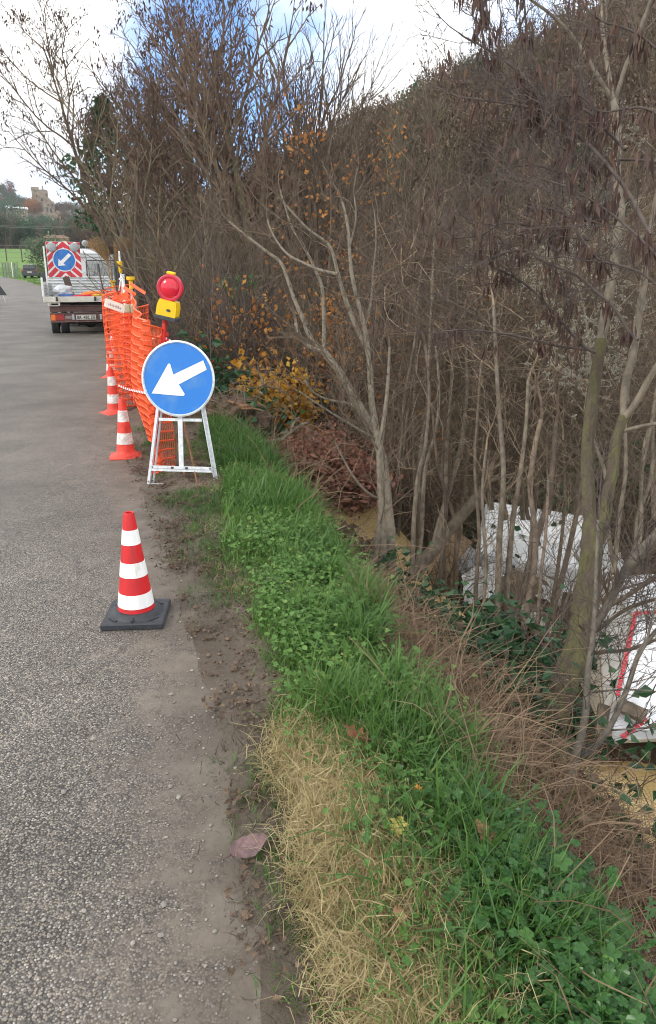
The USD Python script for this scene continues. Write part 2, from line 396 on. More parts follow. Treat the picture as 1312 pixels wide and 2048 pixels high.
def ground_z(x, y, fine=True):
    x, y = np.asarray(x, float), np.asarray(y, float)
    s, hs = x - EDGE(y), x + 0.285 * y
    z = base_z(y)
    c = CREST(y)
    near = 1 - smooth(38, 60, y)
    d = 1.15 * 0.08 * np.log1p(np.exp(np.clip((s - c) / 0.08, -40, 40)))
    depth = 3.3 * (1 - np.exp(-(d / 3.3) - (d / 3.3) ** 3))
    z = z - near * depth
    verge = smooth(0.05, 0.35, s) * (1 - smooth(c - 0.1, c + 0.5, s))
    z = z + 0.05 * verge * near - 0.03 * (1 - smooth(-0.26, -0.05, s)) * (s > -ROADW - 0.4) + 0.016 * smooth(-0.2, -0.02, s) * near
    # the hill on the right
    hill = 38 * (1 - np.exp(-np.maximum(hs - 9.5, 0) * 0.55 / 38 - (np.maximum(hs - 9.5, 0) * 0.55 / 38) ** 3.0 * 0.5))
    z = z + hill * (1 - smooth(420, 620, y))
    # the castle hill far ahead, its shoulder to the left, and the field's rise
    z = z + 25 * np.exp(-((x + 215) / 95) ** 2 - ((y - 640) / 150) ** 2) + 98 * np.exp(-((x + 390) / 120) ** 2 - ((y - 760) / 170) ** 2)
    z = z + 38 * np.exp(-((x + 60) / 130) ** 2 - ((y - 700) / 160) ** 2)
    z = z + 4 * smooth(90, 220, y) * smooth(-0.2, -0.3, x / np.maximum(y, 1))
    if fine:
        p = np.stack([x, y, np.zeros_like(x)], -1)
        rough = 0.05 * smooth(0.1, 0.6, s) + 0.12 * smooth(c, c + 1.0, s) + 0.8 * smooth(12, 40, hs)
        z = z + rough * (fbm(p * 1.3, 3, 3) - 0.5) + (0.025 * smooth(-0.3, -0.1, s) * (s < 3) + 0.035 * smooth(0.12, 0.3, s)) * (fbm(p * 7, 3, 8) - 0.5)
    return z


def gz(x, y):
    return float(ground_z(np.array([x]), np.array([y]))[0])


ys = np.unique(np.r_[np.linspace(-6, 1, 24), np.linspace(1, 9, 200), np.linspace(9, 30, 100), np.linspace(30, 120, 80), np.geomspace(120, 1500, 70)])
ss = np.unique(np.r_[-np.geomspace(ROADW + 0.4, 900, 34), np.linspace(-ROADW - 0.4, -0.4, 14), np.linspace(-0.4, 3.2, 110), np.linspace(3.2, 14, 60), np.geomspace(14, 700, 60)])
S_, Y_ = np.meshgrid(ss, ys)
X_ = S_ + EDGE(Y_)
Z_ = ground_z(X_, Y_)
nx = len(ss)
i, j = np.meshgrid(np.arange(len(ys) - 1), np.arange(nx - 1), indexing='ij')
a = i * nx + j
quad = np.stack([a, a + 1, a + nx + 1, a + nx], -1).reshape(-1, 4)
gv = np.stack([X_, Y_, Z_], -1).reshape(-1, 3)
MAT['ground'] = usdkit.material(stage, '/World/Looks/ground', {
    "geo": ("geometry", {}), "s": ("attribute", {"attribute": "side"}), "far": ("attribute", {"attribute": "far"}),
    "n1": ("noise_texture", {"scale": 2.2, "detail": 6.0, "roughness": 0.65}), "n2": ("noise_texture", {"scale": 28.0, "detail": 6.0, "roughness": 0.7}),
    "n3": ("noise_texture", {"scale": 0.05, "detail": 6.0, "roughness": 0.6}),
    "soil": ("rgb_ramp", {"ramp": [(0.25, (0.045, 0.033, 0.024)), (0.45, (0.10, 0.076, 0.056)), (0.6, (0.155, 0.125, 0.098)), (0.8, (0.21, 0.175, 0.14))]}),
    "mud": ("rgb_ramp", {"ramp": [(0.28, (0.055, 0.041, 0.03)), (0.45, (0.10, 0.079, 0.061)), (0.6, (0.14, 0.115, 0.092)), (0.75, (0.20, 0.17, 0.14))]}),
    "litter": ("rgb_ramp", {"ramp": [(0.3, (0.05, 0.036, 0.025)), (0.5, (0.095, 0.068, 0.045)), (0.7, (0.16, 0.115, 0.075))]}),
    "field": ("rgb_ramp", {"ramp": [(0.3, (0.08, 0.165, 0.03)), (0.55, (0.115, 0.21, 0.04)), (0.75, (0.15, 0.2, 0.06))]}),
    "wood": ("rgb_ramp", {"ramp": [(0.35, (0.05, 0.04, 0.028)), (0.6, (0.09, 0.06, 0.042))]}),
    "add": ("math", {"math_type": "multiply_add", "value2": 0.35, "value3": -0.17}), "sn": ("math", {"math_type": "add"}),
    "k1": ("map_range", {"from_min": 0.0, "from_max": 0.3, "clamp": True}), "k2": ("map_range", {"from_min": 0.9, "from_max": 1.5, "clamp": True}),
    "m1": ("mix_color", {}), "m2": ("mix_color", {}), "m3": ("mix_color", {}), "m4": ("mix_color", {}),
    "woodk": ("attribute", {"attribute": "wood"}),
    "b": ("bump", {"strength": 1.0, "distance": 0.02}), "p": ("principled_bsdf", {"roughness": 0.85, "specular_ior_level": 0.3})},
    [("geo.position", "n1.vector"), ("geo.position", "n2.vector"), ("geo.position", "n3.vector"), ("n2.fac", "soil.fac"), ("n1.fac", "mud.fac"), ("n2.fac", "litter.fac"), ("n3.fac", "field.fac"), ("n2.fac", "wood.fac"),
     ("n1.fac", "add.value1"), ("add.value", "sn.value1"), ("s.fac", "sn.value2"), ("sn.value", "k1.value"), ("sn.value", "k2.value"),
     ("k1.result", "m1.fac"), ("mud.color", "m1.a"), ("soil.color", "m1.b"), ("k2.result", "m2.fac"), ("m1.result", "m2.a"), ("litter.color", "m2.b"),
     ("far.fac", "m3.fac"), ("m2.result", "m3.a"), ("field.color", "m3.b"), ("woodk.fac", "m4.fac"), ("m3.result", "m4.a"), ("wood.color", "m4.b"),
     ("m4.result", "p.base_color"), ("n2.fac", "b.height"), ("b.normal", "p.normal")], surface="p.BSDF")
hs_ = X_ + 0.285 * Y_
far_k = np.clip(smooth(20, 34, Y_) * (1 - smooth(2, 4, S_ - 0.4 * np.maximum(Y_ - 40, 0))) + (S_ < -ROADW), 0, 1)
wood_k = np.clip(smooth(215, 240, Y_) + smooth(8, 14, hs_), 0, 1)
g = part('/World', 'ground', (gv, quad), 'ground', True, prim={'side': S_.ravel() - CREST(Y_.ravel()) * 0 - 0.0, 'far': far_k.ravel(), 'wood': wood_k.ravel()})
tag(g, 'verge, embankment and hills of soil and grass around the road', kind='structure')

# the road: chip-sealed asphalt, its right edge ragged and smeared with mud
MAT['asphalt'] = usdkit.material(stage, '/World/Looks/asphalt', {
    "geo": ("geometry", {}), "s": ("attribute", {"attribute": "side"}),
    "v1": ("voronoi_texture", {"scale": 150.0, "randomness": 1.0}), "wn": ("separate_color", {}),
    "n1": ("noise_texture", {"scale": 5.0, "detail": 8.0, "roughness": 0.72}), "n2": ("noise_texture", {"scale": 40.0, "detail": 5.0, "roughness": 0.7}), "n0": ("noise_texture", {"scale": 0.9, "detail": 5.0, "roughness": 0.6}),
    "stone": ("rgb_ramp", {"ramp": [(0.0, (0.07, 0.066, 0.063)), (0.28, (0.13, 0.121, 0.113)), (0.5, (0.205, 0.19, 0.17)), (0.72, (0.30, 0.272, 0.24)), (0.86, (0.32, 0.255, 0.18)), (0.92, (0.40, 0.37, 0.325)), (1.0, (0.58, 0.54, 0.48))]}),
    "gap": ("map_range", {"from_min": 0.42, "from_max": 0.68, "clamp": True}),
    "bind": ("mix_color", {"b": (0.036, 0.034, 0.033)}),
    "mud": ("rgb_ramp", {"ramp": [(0.28, (0.066, 0.05, 0.038)), (0.45, (0.115, 0.092, 0.072)), (0.6, (0.155, 0.13, 0.106)), (0.75, (0.215, 0.185, 0.155))]}),
    "e": ("math", {"math_type": "multiply_add", "value2": 1.1, "value3": -0.62}), "e2": ("math", {"math_type": "add"}),
    "e3": ("math", {"math_type": "multiply_add", "value2": 0.5}), "k": ("map_range", {"from_min": -0.52, "from_max": 0.02, "clamp": True}),
    "k2": ("map_range", {"from_min": -1.5, "from_max": -0.2, "to_min": 0.0, "to_max": 0.42, "clamp": True}), "mx": ("math", {"math_type": "maximum"}),
    "film": ("math", {"math_type": "multiply"}), "nf": ("map_range", {"from_min": 0.32, "from_max": 0.68, "to_min": 0.70, "to_max": 1.22}), "cc": ("combine_color", {}), "tone": ("mix_color", {"blend_type": "multiply", "fac": 1.0, "use_clamp": False}),
    "wrp": ("vector_math", {"math_type": "multiply_add", "vector2": (0.22, 0.22, 0.0)}), "vc": ("voronoi_texture", {"scale": 1.25, "feature": "distance_to_edge"}), "ck": ("map_range", {"from_min": 0.0, "from_max": 0.008, "to_min": 1.0, "to_max": 0.0, "clamp": True}), "cs": ("map_range", {"from_min": -1.15, "from_max": -0.45, "clamp": True}), "cn": ("map_range", {"from_min": 0.5, "from_max": 0.56, "clamp": True}), "c1": ("math", {"math_type": "multiply"}), "c2": ("math", {"math_type": "multiply"}), "crk": ("mix_color", {"b": (0.018, 0.016, 0.015)}), "m": ("mix_color", {}), "inv": ("math", {"math_type": "subtract", "value1": 1.0}), "hm": ("math", {"math_type": "multiply"}), "ih": ("math", {"math_type": "subtract", "value1": 1.0}), "hn": ("math", {"math_type": "multiply_add", "value2": 0.7}),
    "b": ("bump", {"strength": 0.7, "distance": 0.006}), "p": ("principled_bsdf", {"roughness": 0.62, "specular_ior_level": 0.35})},
    [("geo.position", "v1.vector"), ("geo.position", "n1.vector"), ("geo.position", "n2.vector"), ("geo.position", "n0.vector"), ("v1.color", "wn.color"), ("wn.r", "stone.fac"),
     ("v1.distance", "gap.value"), ("gap.result", "bind.fac"), ("stone.color", "bind.a"), ("n1.fac", "mud.fac"),
     ("n1.fac", "e.value1"), ("e.value", "e2.value1"), ("s.fac", "e2.value2"), ("n2.fac", "e3.value1"), ("e2.value", "e3.value3"), ("e3.value", "k.value"), ("e2.value", "k2.value"),
     ("k.result", "mx.value1"), ("k2.result", "mx.value2"), ("mx.value", "m.fac"), ("bind.result", "m.a"), ("mud.color", "m.b"),
     ("n0.fac", "nf.value"), ("nf.result", "cc.r"), ("nf.result", "cc.g"), ("nf.result", "cc.b"), ("m.result", "tone.a"), ("cc.color", "tone.b"), ("n2.color", "wrp.vector1"), ("geo.position", "wrp.vector3"), ("wrp.vector", "vc.vector"), ("vc.distance", "ck.value"), ("s.fac", "cs.value"), ("n0.fac", "cn.value"), ("ck.result", "c1.value1"), ("cs.result", "c1.value2"), ("c1.value", "c2.value1"), ("cn.result", "c2.value2"), ("c2.value", "crk.fac"), ("tone.result", "crk.a"), ("crk.result", "p.base_color"),
     ("k.result", "inv.value2"), ("v1.distance", "ih.value2"), ("ih.value", "hm.value1"), ("inv.value", "hm.value2"), ("n2.fac", "hn.value1"), ("hm.value", "hn.value3"), ("hn.value", "b.height"), ("b.normal", "p.normal")], surface="p.BSDF")
ry = np.unique(np.r_[np.linspace(-6, 1, 15), np.linspace(1, 12, 220), np.linspace(12, 60, 120), np.linspace(60, 220, 60)])
rs = np.r_[np.linspace(-ROADW, -0.6, 12), np.linspace(-0.5, 0, 6)]
rgd = np.random.default_rng(3)
jag = 0.10 * (fbm(np.stack([ry * 2.6, ry * 0, ry * 0], -1), 4, 21) - 0.5) * np.clip(1.0, 0, 1)
RS, RY = np.meshgrid(rs, ry)
RS = RS + (RS > -0.55) * (RS + 0.55) / 0.55 * (jag[:, None] + 0.12)
RX = RS + EDGE(RY)
RZ = base_z(RY) + 0.005 + 0 * RS
nr = len(rs)
i, j = np.meshgrid(np.arange(len(ry) - 1), np.arange(nr - 1), indexing='ij')
a = i * nr + j
quad = np.stack([a, a + 1, a + nr + 1, a + nr], -1).reshape(-1, 4)
r_ = part('/World', 'road', (np.stack([RX, RY, RZ], -1).reshape(-1, 3), quad), 'asphalt', True, prim={'side': RS.ravel()})
tag(r_, 'grey chip sealed asphalt road with mud along its right edge', kind='structure')

# ------------------------------------------------------------------ plants: generators
def unit(v):
    return v / np.maximum(np.linalg.norm(v, axis=-1, keepdims=True), 1e-9)


def grow(rng, P, D, L, R, lev, spec, out):
    sp = spec[lev]
    n = sp['seg'] + 1
    pts = np.empty((n, 3))
    pts[0] = P
    d = unit(np.asarray(D, float))
    st = L / sp['seg']
    dirs = []
    for k in range(1, n):
        d = unit(d + rng.normal(0, sp['wig'], 3) + np.array([0, 0, sp['up']]))
        dirs.append(d)
        pts[k] = pts[k - 1] + d * st
    f = np.linspace(0, 1, n)
    rad = R * (1 - f * (1 - sp['tap']))
    out[lev].append((pts, rad))
    if lev + 1 >= len(spec):
        return
    kids = sp['kids'] if isinstance(sp['kids'], int) else int(rng.integers(*sp['kids']))
    az = rng.uniform(0, 6.28)
    for k in range(kids):
        fr = sp['k0'] + (1 - sp['k0']) * ((k + rng.random()) / kids)
        i = min(int(fr * sp['seg']), sp['seg'] - 1)
        w = fr * sp['seg'] - i
        p = pts[i] * (1 - w) + pts[i + 1] * w
        t = dirs[i]
        az += 2.4 + rng.normal(0, 0.4)
        a_ = unit(np.cross(t, [0.3, 0.2, 1.0] if abs(t[2]) < 0.9 else [1.0, 0, 0]))
        b_ = np.cross(t, a_)
        side = math.cos(az) * a_ + math.sin(az) * b_
        an = sp['ang'] * rng.uniform(0.7, 1.3)
        grow(rng, p, t * math.cos(an) + side * math.sin(an), L * sp['len'] * rng.uniform(0.65, 1.25) * (1.15 - 0.5 * fr),
             max(min(R * sp['rr'], rad[i] * 0.85), 0.0022), lev + 1, spec, out)


def leaves(C, D, length, width, rng, droop=0.0):
    """Rhombic leaves with a fold at the midrib: (v, f), per-vertex random."""
    n = len(C)
    D = unit(D)
    s = unit(np.cross(D, rng.normal(0, 1, (n, 3))))
    nrm = np.cross(s, D)
    L = np.asarray(length) * rng.uniform(0.6, 1.3, (n, 1))
    W = np.asarray(width) * rng.uniform(0.7, 1.3, (n, 1))
    v = np.stack([C, C + D * L * 0.45 + s * W * 0.5 + nrm * W * 0.15, C + D * L + nrm * L * droop, C + D * L * 0.45 - s * W * 0.5 + nrm * W * 0.15], 1).reshape(-1, 3)
    q = np.arange(n)[:, None] * 4
    f = np.vstack([q + [0, 1, 2], q + [0, 2, 3]])
    return (v, f), np.repeat(rng.random(n), 4)


def blades(B, Az, H, W, lean, rng, curl=1.0, seg=3):
    """Grass blades: tapered strips that rise from B, lean by lean (radians at the tip) towards azimuth Az."""
    n = len(B)
    d = np.stack([np.cos(Az), np.sin(Az), np.zeros(n)], -1)
    side = np.stack([-np.sin(Az), np.cos(Az), np.zeros(n)], -1)
    pts = [B]
    ang = np.asarray(lean) * 0.25
    for k in range(seg):
        st = (H / seg)[:, None]
        pts.append(pts[-1] + st * (np.sin(ang)[:, None] * d + np.cos(ang)[:, None] * np.array([0, 0, 1.0])))
        ang = ang + np.asarray(lean) * curl / seg
    V = []
    for k, p in enumerate(pts[:-1]):
        w = W * (1 - 0.22 * k) * (0.7 if k == 0 else 1.0)
        V += [p - side * w[:, None] / 2, p + side * w[:, None] / 2]
    V.append(pts[-1])
    m = len(V)
    v = np.stack(V, 1).reshape(-1, 3)
    q = np.arange(n)[:, None] * m
    f = []
    for k in range(seg - 1):
        f += [q + [2 * k, 2 * k + 1, 2 * k + 3], q + [2 * k, 2 * k + 3, 2 * k + 2]]
    f.append(q + [2 * seg - 2, 2 * seg - 1, 2 * seg])
    return (v, np.vstack(f)), np.repeat(rng.random(n), m)


def scatter(name, label, cat, protos, P, yaw, scale, group=None, tilt=None, proto_idx=None, rng=None):
    """One PointInstancer of uncountable stuff. protos: list of lists of (mesh, material, rnd)."""
    pi = UsdGeom.PointInstancer.Define(stage, numbered('/World', name))
    path = str(pi.GetPath())
    rel = pi.CreatePrototypesRel()
    for k, ms in enumerate(protos):
        pp = f"{path}/kinds/kind_{k}"
        UsdGeom.Xform.Define(stage, pp)
        for m, mt, rn in ms:
            part(pp, 'leafage', m, mt, False, rnd=rn)
        rel.AddTarget(pp)
    n = len(P)
    rng = rng or np.random.default_rng(n)
    idx = rng.integers(0, len(protos), n) if proto_idx is None else proto_idx
    pi.CreateProtoIndicesAttr(Vt.IntArray.FromNumpy(np.asarray(idx, np.int32)))
    pi.CreatePositionsAttr(Vt.Vec3fArray.FromNumpy(np.asarray(P, np.float32)))
    sc = np.asarray(scale, float)
    sc = np.repeat(sc[:, None], 3, 1) if sc.ndim == 1 else sc
    pi.CreateScalesAttr(Vt.Vec3fArray.FromNumpy(sc.astype(np.float32)))
    h = np.asarray(yaw) / 2
    if tilt is None:
        qs = [Gf.Quath(float(c), 0, 0, float(s_)) for c, s_ in zip(np.cos(h), np.sin(h))]
    else:  # tilt about a horizontal axis after the yaw: (angle, azimuth of the axis)
        qs = []
        for hh, ta, tz in zip(h, tilt[0], tilt[1]):
            q1 = Gf.Quatf(math.cos(hh), 0, 0, math.sin(hh))
            q2 = Gf.Quatf(math.cos(ta / 2), math.sin(ta / 2) * math.cos(tz), math.sin(ta / 2) * math.sin(tz), 0)
            qs.append(Gf.Quath(q2 * q1))
    pi.CreateOrientationsAttr(Vt.QuathArray(qs))
    return tag(pi, label, cat, group, 'stuff')


def spread(rng, n, s0, s1, y0, y1, keep=None):
    """Random places given as distance from the road edge (s) and along the road (y)."""
    y = rng.uniform(y0, y1, n)
    s = rng.uniform(0, 1, n)
    s0v, s1v = (f(y) if callable(f) else np.full(n, f) for f in (s0, s1))
    s = s0v + s * (s1v - s0v)
    if keep is not None:
        k = rng.random(n) < keep(s, y)
        s, y = s[k], y[k]
    x = s + EDGE(y)
    return x, y, s


def in_view(x, y, z, m=0.06):
    d = np.stack([x, y, z - CAM_Z], -1)
    t = d[:, 1] * COS - d[:, 2] * SIN
    u = d[:, 0] / np.maximum(t, 1e-3)
    v = (d[:, 1] * SIN + d[:, 2] * COS) / np.maximum(t, 1e-3)
    return (t > 0.3) & (np.abs(u) < 656 / FPX * (1 + m) + 0.25 / np.maximum(t, .3)) & (np.abs(v) < 1024 / FPX * (1 + m) + 0.3 / np.maximum(t, .3))


def pi_thing(*a, **k):
    return scatter(*a, **k)


# ------------------------------------------------------------------ prototypes for grass, herbs, thickets
def tuft(seed, n, r, h, w, lean, az_bias=None):
    rng = np.random.default_rng(seed)
    B = np.c_[rng.normal(0, r, n), rng.normal(0, r, n), np.full(n, -0.015)]
    az = rng.uniform(0, 6.28, n) if az_bias is None else rng.normal(az_bias, 0.7, n)
    return blades(B, az, rng.uniform(0.5, 1.15, n) * h, rng.uniform(0.6, 1.3, n) * w, rng.uniform(0.3, 1.0, n) * lean, rng)


def tuft_protos(m, seeds, *a, **k):
    out = []
    for s in seeds:
        mesh, rn = tuft(s, *a, **k)
        out.append([(mesh, m, rn)])
    return out


def herb(seed, n, r, lw, h, lobes=3):
    """Low herb: leaves of a few round lobes on short stalks."""
    rng = np.random.default_rng(seed)
    ms, rs_ = [], []
    for _ in range(n):
        c = np.array([rng.normal(0, r), rng.normal(0, r), rng.uniform(0.4, 1.0) * h])
        nrm = unit(np.array([rng.normal(0, .35), rng.normal(0, .35), 1.0]))
        a_ = unit(np.cross(nrm, [rng.normal(), rng.normal(), 0.1]))
        b_ = np.cross(nrm, a_)
        sz = lw * rng.uniform(0.6, 1.3)
        q = rng.random()
        for k in range(lobes):
            an = k * 2 * np.pi / max(lobes, 1) * (1 if lobes > 1 else 0) + rng.normal(0, .1)
            d = math.cos(an) * a_ + math.sin(an) * b_
            s_ = np.cross(nrm, d)
            v = [c, c + d * sz * .35 + s_ * sz * .36 + nrm * .1 * sz, c + d * sz * .75 + s_ * sz * .34 + nrm * .08 * sz, c + d * sz + nrm * -.05 * sz, c + d * sz * .75 - s_ * sz * .34 + nrm * .08 * sz, c + d * sz * .35 - s_ * sz * .36 + nrm * .1 * sz]
            ms.append((np.array(v), np.array([[0, 1, 2], [0, 2, 3], [0, 3, 4], [0, 4, 5]])))
            rs_.append(np.full(6, q))
    return cat_mesh(ms), np.concatenate(rs_)


def stems_clump(seed, n, h, r, lean, rad=0.0035, seg=5, arch=0.25):
    """Dead arching stems that lie and lean over one another."""
    rng = np.random.default_rng(seed)
    P = []
    for _ in range(n):
        az = rng.uniform(0, 6.28)
        L = h * rng.uniform(0.5, 1.3)
        a0 = rng.uniform(0.1, lean)
        p = np.array([rng.normal(0, r), rng.normal(0, r), -0.03])
        pts = [p]
        for k in range(seg):
            a0 += arch * rng.uniform(0.2, 1.2)
            az += rng.normal(0, .25)
            p = p + L / seg * np.array([math.sin(a0) * math.cos(az), math.sin(a0) * math.sin(az), math.cos(a0)])
            if p[2] < 0.004:
                p[2] = 0.004 + 0.01 * rng.random()
            pts.append(p)
        P.append((np.array(pts), np.linspace(1, .4, seg + 1) * rad * rng.uniform(.6, 1.4)))
    return tubes(P, 3)


def thicket_clump(seed, n, h, kids=9, mat_='twig_brown', spread_=0.35):
    rng = np.random.default_rng(seed)
    spec = [dict(seg=7, wig=.10, up=.05, kids=kids, k0=.15, ang=.6, len=.36, rr=.5, tap=.3),
            dict(seg=4, wig=.16, up=.03, kids=4, k0=.25, ang=.65, len=.5, rr=.6, tap=.35),
            dict(seg=3, wig=.2, up=.02, kids=0, k0=.3, ang=.6, len=.5, rr=.6, tap=.4)]
    out = [[], [], []]
    for _ in range(n):
        az, ln = rng.uniform(0, 6.28), abs(rng.normal(0, spread_))
        grow(rng, np.array([rng.normal(0, .35), rng.normal(0, .35), -.1]), [math.cos(az) * ln, math.sin(az) * ln, 1], h * rng.uniform(.55, 1.15), rng.uniform(.006, .016), 0, spec, out)
    return tubes(out[0] + out[1] + out[2], 3)


TREE = [dict(seg=10, wig=.05, up=.03, kids=14, k0=.28, ang=.65, len=.42, rr=.5, tap=.25),
        dict(seg=7, wig=.10, up=.06, kids=8, k0=.2, ang=.6, len=.42, rr=.5, tap=.3),
        dict(seg=5, wig=.13, up=.05, kids=5, k0=.2, ang=.6, len=.45, rr=.55, tap=.35),
        dict(seg=3, wig=.15, up=.03, kids=0, k0=.2, ang=.6, len=.5, rr=.5, tap=.5)]


def tree_meshes(seed, H, R, spec=TREE, lean=(0, 0), n_trunk=1, sp_=0.25, twig_r=0.0):
    rng = np.random.default_rng(seed)
    out = [[] for _ in spec]
    for k in range(n_trunk):
        az = rng.uniform(0, 6.28)
        w = sp_ if n_trunk > 1 else 0.03
        grow(rng, np.array([rng.normal(0, .1), rng.normal(0, .1), -.25]) * (n_trunk > 1) + np.array([0, 0, -.25]) * (n_trunk == 1), [lean[0] + w * math.cos(az), lean[1] + w * math.sin(az), 1], H * rng.uniform(.8, 1.05), R * rng.uniform(.75, 1.05), 0, spec, out)
    trunk = tubes(out[0], 8)
    thin = [(p, np.maximum(r, twig_r)) for lv in out[1:] for p, r in lv]
    crown = tubes(thin, 3)
    tips = np.array([p[-1] for p, _ in out[-1]])
    return trunk, crown, tips, out


def pods(tips, rng, frac, n, L=0.09, W=0.018, spread_=0.05, hang=True):
    """Bunches of hanging dry keys at some of the twig tips."""
    T = tips[rng.random(len(tips)) < frac]
    C = np.repeat(T, n, 0) + rng.normal(0, spread_, (len(T) * n, 3))
    D = rng.normal(0, .35, C.shape) + ([0, 0, -1] if hang else rng.normal(0, 1, C.shape))
    return leaves(C, D, L, W, rng)

# ------------------------------------------------------------------ traffic cones


def cone_body(zs, r_at, zmid):
    """Lathe of one colour band between two heights."""
    z0, z1 = zs
    return [(r_at(z0), z0), (r_at((z0 + z1) / 2), (z0 + z1) / 2), (r_at(z1), z1)]


def band(z0, z1, r_at, proud=0.0, n=56):
    prof = [(r_at(z) + proud, z) for z in np.linspace(z0, z1, 4)]
    if proud:
        prof = [(r_at(z0) - 0.002, z0)] + prof + [(r_at(z1) - 0.002, z1)]
    return lathe(prof, n)


px_, py_ = at(272, 1231, 3.86)[:2]
c = thing('traffic_cone', 'nearest traffic cone, red with three white bands on a square black rubber foot', 'traffic cone', (-0.972, 3.49, 0.005), 4)
r_at = lambda z: 0.093 + (0.0255 - 0.093) * (z - 0.045) / (0.56 - 0.045)
prof = [(r_at(z), z) for z in np.linspace(0.045, 0.556, 14)] + [(r_at(0.56) - 0.003, 0.56), (0.018, 0.557), (0.022, 0.50), (0.0, 0.49)]
part(c, 'body', lathe(prof, 64), 'cone_red', 40)
for z0, z1 in ((0.402, 0.476), (0.238, 0.312), (0.08, 0.151)):
    part(c, 'white_band', band(z0, z1, r_at, 0.0012, 64), 'cone_white', 40)
fb = bx(-0.152, 0.152, -0.152, 0.152, 0.0, 0.034, 0.006)
col = lathe([(0.0, 0.03), (0.146, 0.03), (0.143, 0.0335), (0.132, 0.036), (0.126, 0.043), (0.108, 0.056), (0.095, 0.058), (0.0, 0.058)], 56)
ribs = [bx(-0.006, 0.006, -0.142, -0.10, 0.034, 0.052, 0.002)]
for k in range(4):
    q = bx(-0.03, 0.03, -0.146, -0.134, 0.0338, 0.04, 0.002)
    q.apply_transform(trimesh.transformations.rotation_matrix(k * math.pi / 2 + 0.78, [0, 0, 1]))
    ribs.append(q)
part(c, 'foot', cat_mesh([fb, col] + ribs), 'rubber_black', 30)

# the row of older cones along the net
rr = lambda z: 0.088 + (0.029 - 0.088) * (z - 0.055) / (0.56 - 0.055)
row = thing('traffic_cone', 'second traffic cone, dull red with two grubby white bands, right beside the blue arrow sign', 'traffic cone', (-1.96, 7.12, 0.005), 12, group='traffic cones along the net')
prof = [(0.0, 0.012), (0.155, 0.0), (0.158, 0.006), (0.14, 0.02), (0.118, 0.032), (0.098, 0.045)] + [(rr(z), z) for z in np.linspace(0.057, 0.556, 12)] + [(0.022, 0.562), (0.02, 0.52), (0, 0.515)]
part(row, 'body', lathe(prof, 48), 'cone_red_dull', 45)
for z0, z1 in ((0.345, 0.452), (0.13, 0.238)):
    part(row, 'white_band', band(z0, z1, rr, 0.0012, 48), 'cone_white_dirty', 40)
part(row, 'rubber_foot', bx(-0.15, 0.15, -0.15, 0.15, 0.0, 0.012, 0.004), 'cone_red_dull')
copy_of(row, (-2.745, 9.60, 0.005), 40, 'third traffic cone from the front, tilted a little, beside the orange net', 'traffic cones along the net', scale=(1.0, 1.0, 1.04), tilt=(1, -1.5))
copy_of(row, (-3.79, 13.25, 0.005), 70, 'fourth traffic cone from the front, red and white, half overlapping the farthest cone', 'traffic cones along the net')
copy_of(row, (-4.76, 16.9, 0.005), 15, 'farthest traffic cone, red and white, in front of the truck tail', 'traffic cones along the net', tilt=(0, 1.5))

# ------------------------------------------------------------------ the blue arrow sign on its stand
sg = thing('arrow_sign', 'round blue sign with a white arrow pointing down left on a galvanised folding stand', 'road sign', (-1.21, 6.02, 0.0), -7, tilt=(-5.5, 0))
D_Z, D_R = 0.885, 0.302
disc = lathe([(0, -0.004), (D_R - 0.006, -0.004), (D_R, -0.001), (D_R, 0.012), (D_R - 0.012, 0.016), (D_R - 0.02, 0.004), (0, 0.004)], 96)


def place_disc(m, y, z=D_Z):
    return stand(m, y).apply_translation([0, 0, z])


part(sg, 'plate', place_disc(disc.copy(), -0.03), 'steel_galv', 40)
part(sg, 'blue_face', place_disc(extr(Point(0, 0).buffer(D_R - 0.0165, 64), 0.0015), -0.0338), 'sign_blue')
part(sg, 'white_border', place_disc(extr(Point(0, 0).buffer(D_R - 0.0005, 64).difference(Point(0, 0).buffer(D_R - 0.0165, 64)), 0.0018), -0.034), 'sign_white')
ARROW = [(-.74, -.39), (-.262, .385), (-.235, .40), (-.205, .385), (-.127, .111), (.698, .492), (.787, .254), (.016, -.143), (.162, -.38), (.168, -.41), (.145, -.44), (.10, -.445)]
part(sg, 'arrow', place_disc(extr(affinity.scale(Polygon(ARROW), D_R, D_R, origin=(0, 0)), 0.0016), -0.0356), 'sign_white')
hw = lambda z: 0.288 - 0.165 * z
for k in (-1, 1):
    part(sg, 'leg', cat_mesh([bar((k * hw(0.0), 0, -0.02), (k * hw(1.02), 0, 1.02), 0.03, 0.004, (1, 0, 0)), bar((k * (hw(0.0) + 0.014), 0.012, -0.02), (k * (hw(1.02) + 0.014), 0.012, 1.02), 0.028, 0.003, (0, 1, 0))]), 'steel_galv')
    part(sg, 'rear_leg', bar((k * (hw(0) - 0.012), 0.055, -0.02), (k * (hw(1.0) - 0.012), 0.03, 1.0), 0.02, 0.012, (1, 0, 0)), 'steel_galv')
part(sg, 'crossbar', bx(-hw(0.555) + 0.016, hw(0.555) - 0.016, -0.012, 0.004, 0.545, 0.568), 'steel_galv')
part(sg, 'crossbar', cat_mesh([bx(-hw(0.15) + 0.004, hw(0.15) - 0.004, -0.024, -0.004, 0.153, 0.174), bx(-hw(0.15) + 0.006, hw(0.15) - 0.006, -0.020, 0.0, 0.130, 0.150)]), 'steel_galv')
part(sg, 'crossbar', bx(-hw(0.0) + 0.016, hw(0.0) - 0.016, -0.006, 0.018, 0.0, 0.022), 'steel_galv')
part(sg, 'centre_bar', bx(-0.019, 0.019, -0.018, -0.006, 0.172, 0.60), 'steel_galv')
